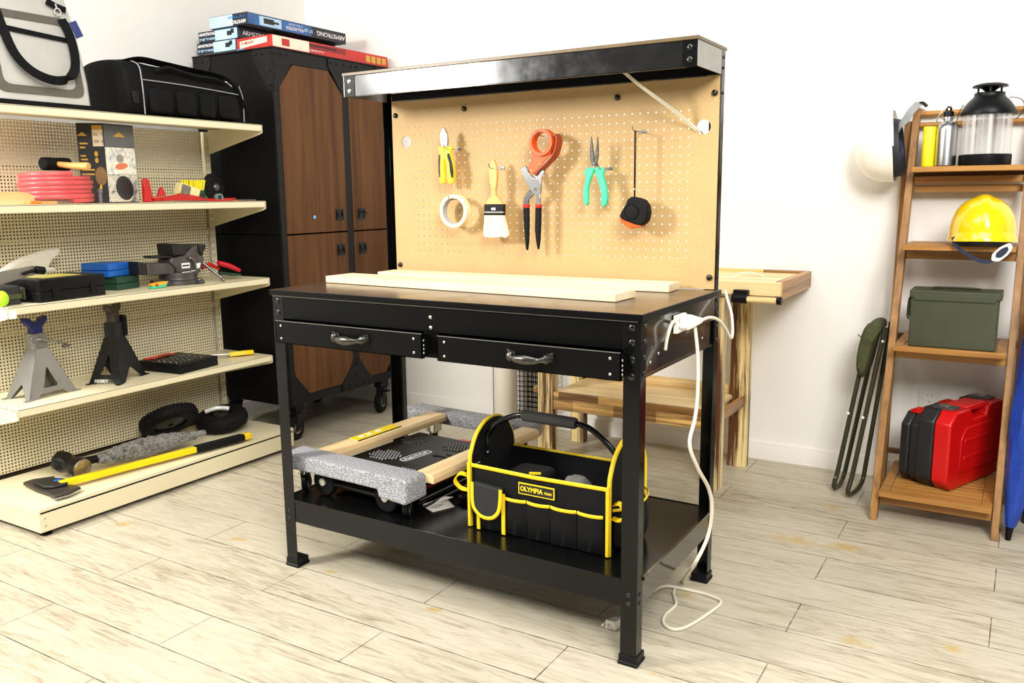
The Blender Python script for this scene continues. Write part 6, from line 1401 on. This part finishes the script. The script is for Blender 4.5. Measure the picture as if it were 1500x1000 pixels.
mx, sh, hb_ = helmet(o, Vector((.272, 1.645, 1.262)), .112, M('gloss_white', (246, 240, 226), .18, 0, .01, 4, coat=.4), yaw=PI/2)
rot_ = Matrix.Translation((.272, 1.645, 1.262)) @ Matrix.Rotation(math.radians(-97), 4, 'Y') @ Matrix.Rotation(math.radians(0), 4, 'X') @ Matrix.Translation((-.272, -1.645, -1.262))
inv = ROOT[o.name].inverted(); 
for ch in o.children:
    me = ch.data
    me.transform(ROOT[o.name]); me.transform(rot_); me.transform(inv)
mb = MB(); mb.ribbon(smooth_pts([PY(1312, 192, 1.66), PY(1316, 184, 1.655), PY(1326, 176, 1.66), PY(1334, 164, 1.69), PY(1342, 155, 1.71), PY(1346, 151, 1.73)], 5), .026, .0025, (1, 0, -.5)); st_ = build('hanging_strap', mb, M('light_grey_webbing', (150, 152, 150), .7), o, label='light grey webbing strap over the shelf corner')
mb = MB(); mb.ribbon(smooth_pts([PY(1346, 152, 1.73), PY(1352, 151, 1.735), PY(1358, 156, 1.735)], 4), .014, .004, (0, 1, 1)); build('black_buckle', mb, blkp, st_)
mb = MB(); mb.ribbon(smooth_pts([PY(1318, 206, 1.62), PY(1322, 222, 1.60), PY(1314, 240, 1.60)], 4), .010, .002, (1, 0, 0)); build('inner_strap', mb, navy, o)
# ammo can
o = thing('ammo_can', 'olive green steel ammunition box on the third tray down', 'ammo box', (.522, 1.45, .592))
x0, x1, y0, y1, z0 = .395, .655, 1.395, 1.53, .5925
mb = MB(); mb.rbox(x0, x1, y0, y1, z0, z0+.165, .006); build('body', mb, ammo, o, bev=.002)
mb = MB(); mb.rbox(x0-.005, x1+.008, y0-.004, y1+.004, z0+.1655, z0+.190, .007); ldd = build('lid', mb, ammo, o, bev=.003)
mb = MB(); mb.prism([(x0+.004, y0-.005, z0+.178), (x0+.012, y0-.005, z0+.158), (x1-.012, y0-.005, z0+.158), (x1-.002, y0-.005, z0+.178)], (0, .004, 0)); build('lid_flange', mb, ammo, ldd, bev=.001)
mb = MB(); mb.tube(smooth_pts([(x0+.06, 1.46, z0+.191), (x0+.07, 1.46, z0+.196), (x0+.19, 1.46, z0+.196), (x0+.20, 1.46, z0+.191)], 3), .0035, 8, flat=2); build('lid_handle', mb, M('ammo_dark', (46, 50, 36), .5), o)
mb = MB(); mb.tube(smooth_pts([(x0-.002, 1.44, z0+.17), (x0-.010, 1.44, z0+.15), (x0-.012, 1.44, z0+.10), (x0-.006, 1.44, z0+.085)], 4), .003, 8); mb.tube(smooth_pts([(x0-.002, 1.49, z0+.17), (x0-.010, 1.49, z0+.15), (x0-.012, 1.49, z0+.10), (x0-.006, 1.49, z0+.085)], 4), .003, 8); mb.box(x0-.012, x0-.001, 1.43, 1.50, z0+.10, z0+.15); build('latch', mb, M('ammo_dark', (46, 50, 36), .5), o)
# outlet
o = thing('wall_outlet', 'white wall outlet on the back wall seen through the ladder shelf', 'outlet', (.445, 1.77, .33))
mb = MB(); mb.rbox(.407, .484, 1.7655, 1.7697, .262, .376, .003, axis=1); pl = build('cover_plate', mb, white, o, bev=.001)
for z_ in (.343, .297):
    mb = MB(); mb.rbox(.428, .463, 1.7645, 1.7665, z_-.019, z_+.019, .006, axis=1); rc = build('receptacle', mb, trim_m, pl, bev=.0006)
    for dx_ in (-.008, .006): build('slot', MB().box(.4455+dx_, .4475+dx_, 1.7640, 1.7648, z_-.001, z_+.008), blackp, rc)
build('screw', MB().cyl((.4455, 1.7655, .320), (.4455, 1.764, .320), .0025, n=10), grayp, pl)
# tool cases on the bottom tray
def blow_case(name, label, cx_, wd, L, H, y0, ma, mbm, rz=0, latches=None, z0=.1085):
    """upright moulded case: thin in x, long in y"""
    o = thing(name, label, 'tool case', (cx_, y0+L/2, z0), rz)
    R_ = Matrix.Translation((cx_, y0+L/2, z0)) @ Matrix.Rotation(rz, 4, 'Z')
    def prof(c1=.03, c2=.04):
        h = L/2; return [(-h+c1, 0), (h-c1, 0), (h, c1), (h, H-c2), (h-c2*.8, H), (h*.42, H), (h*.34, H-.012), (h*.30, H-.040), (-h*.22, H-.040), (-h*.26, H-.012), (-h*.34, H), (-h+c2, H), (-h, H-c2), (-h, c1)]
    for s_, m_, nm in ((-1, ma, 'half_shell'), (1, mbm, 'half_shell')):
        mb = MB(); mb.prism([(s_*.0008, y, z) for y, z in prof()], (s_*(wd/2-.0008), 0, 0)); mb.xf(R_); hs = build(nm, mb, m_, o, bev=.006, seg=2)
        mb = MB(); h = L/2
        mb.prism(rounded([(s_*wd/2, -h*.62, .055), (s_*wd/2, h*.70, .055), (s_*wd/2, h*.74, .10), (s_*wd/2, h*.74, H-.09), (s_*wd/2, h*.60, H-.062), (s_*wd/2, -h*.45, H-.062), (s_*wd/2, -h*.62, H-.10)], 2, .12), (s_*.004, 0, 0)); mb.xf(R_); build('raised_panel', mb, m_, hs, bev=.0018)
        for z_ in (H*.36, H*.58): mb = MB(); mb.prism([(s_*(wd/2+.004), -h*.5, z_), (s_*(wd/2+.004), h*.66, z_+.0), (s_*(wd/2+.004), h*.66, z_+.012), (s_*(wd/2+.004), -h*.5, z_+.012)], (s_*.002, 0, 0)); mb.xf(R_); build('moulded_rib', mb, m_, hs, bev=.001)
    h = L/2
    mb = MB(); mb.prism([(-wd*.42, -h*.36, H-.001), (-wd*.42, h*.44, H-.001), (-wd*.42, h*.40, H+.014), (-wd*.42, h*.30, H+.018), (-wd*.42, -h*.24, H+.018), (-wd*.42, -h*.32, H+.014)], (wd*.84, 0, 0))
    mb = MB(); mb.rbox(-wd*.30, wd*.36, -h*.30, h*.38, H-.016, H+.003, .006); mb.xf(R_); build('carry_handle', mb, mbm, o, bev=.003)
    for y in (-h*.60, h*.66):
        mb = MB(); mb.box(-wd*.30, wd*.30, y-.028, y+.028, H-.004, H+.007); mb.xf(R_); build('latch', mb, latches or dsteel, o, bev=.002)
        mb = MB(); mb.box(-wd*.2, wd*.1, y-.02, y+.02, H+.007, H+.010); mb.xf(R_); build('latch_tab', mb, latches or chrome, o, bev=.001)
    return o
blow_case('tool_case', 'red and black moulded tool case on the bottom tray, nearest its right side', .571, .112, .385, .272, 1.35, M('case_black', (30, 31, 33), .4, 0, .1), M('case_red', (206, 14, 16), .3, 0, .04), -.40)
blow_case('tool_case', 'black tool case with red latches behind the red one on the bottom tray', .477, .066, .30, .245, 1.397, M('case_black', (30, 31, 33), .4, 0, .1), M('case_black', (30, 31, 33), .4, 0, .1), -.40, red)
# folding camp stool
o = thing('camp_stool', 'folded olive green canvas camp stool leaning against the back wall', 'folding stool', (.23, 1.55, 0))
def fr_tube(p, r=.0085, nm='leg_tube'): mb = MB(); mb.tube(p, r, 12); return build(nm, mb, olivem, o)
a1, a2 = Vector((.170, 1.50, .014)), Vector((.215, 1.45, .014))
T1, T2 = Vector((.250, 1.735, .60)), Vector((.292, 1.70, .60))
def loopf(A, B, TA, TB): return smooth_pts([TA, A+(TA-A)*.5, A+(TA-A)*.14+Vector((0, 0, .0)), A+Vector((0, 0, .014)), (A+B)/2+Vector((0, 0, -.004)), B+Vector((0, 0, .014)), B+(TB-B)*.14, B+(TB-B)*.5, TB], 5)
f1 = fr_tube(loopf(Vector((.168, 1.485, .010)), Vector((.178, 1.62, .010)), Vector((.243, 1.60, .62)), Vector((.255, 1.735, .62))))
f2 = fr_tube(loopf(Vector((.226, 1.435, .010)), Vector((.250, 1.60, .010)), Vector((.300, 1.56, .625)), Vector((.300, 1.715, .625))))
for f_, p, q in ((f1, (.197, 1.531, .30), None), (f2, (.254, 1.492, .30), None), (f2, (.296, 1.553, .575), None)): bolt(f_, Vector(p)+Vector((0, -.008, 0)), (0, -1, 0), .006, .004, white, 'white_rivet')
for f_, p in ((f1, (.172, 1.489, .06)), (f1, (.180, 1.50, .062)), ): bolt(f_, Vector(p)+Vector((.0, -.008, 0)), (0, -1, 0), .0035, .003, zinc, 'rivet')
mb = MB(); sec = lambda y: [Vector(p) for p in ((.236, y, .45), (.232, y, .50), (.246, y, .60), (.262, y, .635), (.290, y, .645), (.310, y, .640), (.318, y, .615), (.302, y, .600), (.290, y, .575), (.275, y, .47), (.262, y, .425), (.25, y, .432))]
mb.loft([[p+Vector((0, 0, .0+.004*math.sin(i*2))) for p in sec(y)] for i, y in enumerate((1.52, 1.56, 1.62, 1.68, 1.725))]); build('canvas_seat', mb, olive, o, sub=1)
mb = MB(); mb.tube(smooth_pts([(.240, 1.512, .60), (.262, 1.508, .585), (.288, 1.508, .575)], 4), .0016, 6); build('seam', mb, M('olive_seam', (50, 54, 28), .8), o)
for ob_ in list(o.children):
    if ob_.name.startswith(('canvas', 'seam')): ob_.location.x -= .024
# blue umbrella and navy case at the right edge
bluef = M('blue_nylon', (24, 62, 158), .38, 0, .2, 20, .9, 70)
o = thing('closed_umbrella', 'closed bright blue nylon umbrella standing at the right edge by the ladder shelf', 'umbrella', (.752, 1.30, 0))
mb = MB(); rg = []
A, B = Vector((.741, 1.30, .034)), Vector((.800, 1.44, .80))
for i in range(26):
    s_ = i/25; c_ = A+(B-A)*s_; rr = .013+.045*min(1, s_*2.2)**.8*(1 if s_ < .9 else 1-(s_-.9)*3)
    rg.append([c_+Vector((math.cos(2*PI*j/16)*rr*(1+.16*math.sin(j*3+i*.5)+.10*noise.noise(Vector((i*.6, j*1.1, 3)))), math.sin(2*PI*j/16)*rr*(1+.16*math.sin(j*3+i*.5)), 0)) for j in range(16)])
build('canopy', MB().loft(rg), bluef, o, sub=1, ang=60)
mb = MB(); mb.cyl((.739, 1.296, .0005), A+Vector((0, 0, .01)), .008, .012, 14); build('tip', mb, blkp, o)
o = thing('navy_cooler', 'dark navy box on the floor behind the blue umbrella', 'box', (.90, 1.55, 0))
mb = MB(); mb.rbox(.775, 1.10, 1.475, 1.72, .001, .42, .01); build('body', mb, M('dark_teal_navy', (24, 38, 48), .5, 0, .08), o, bev=.004)
mb = MB(); mb.rbox(.770, 1.105, 1.47, 1.725, .4205, .45, .012); build('lid', mb, M('dark_teal_navy', (24, 38, 48), .5, 0, .08), o, bev=.004)
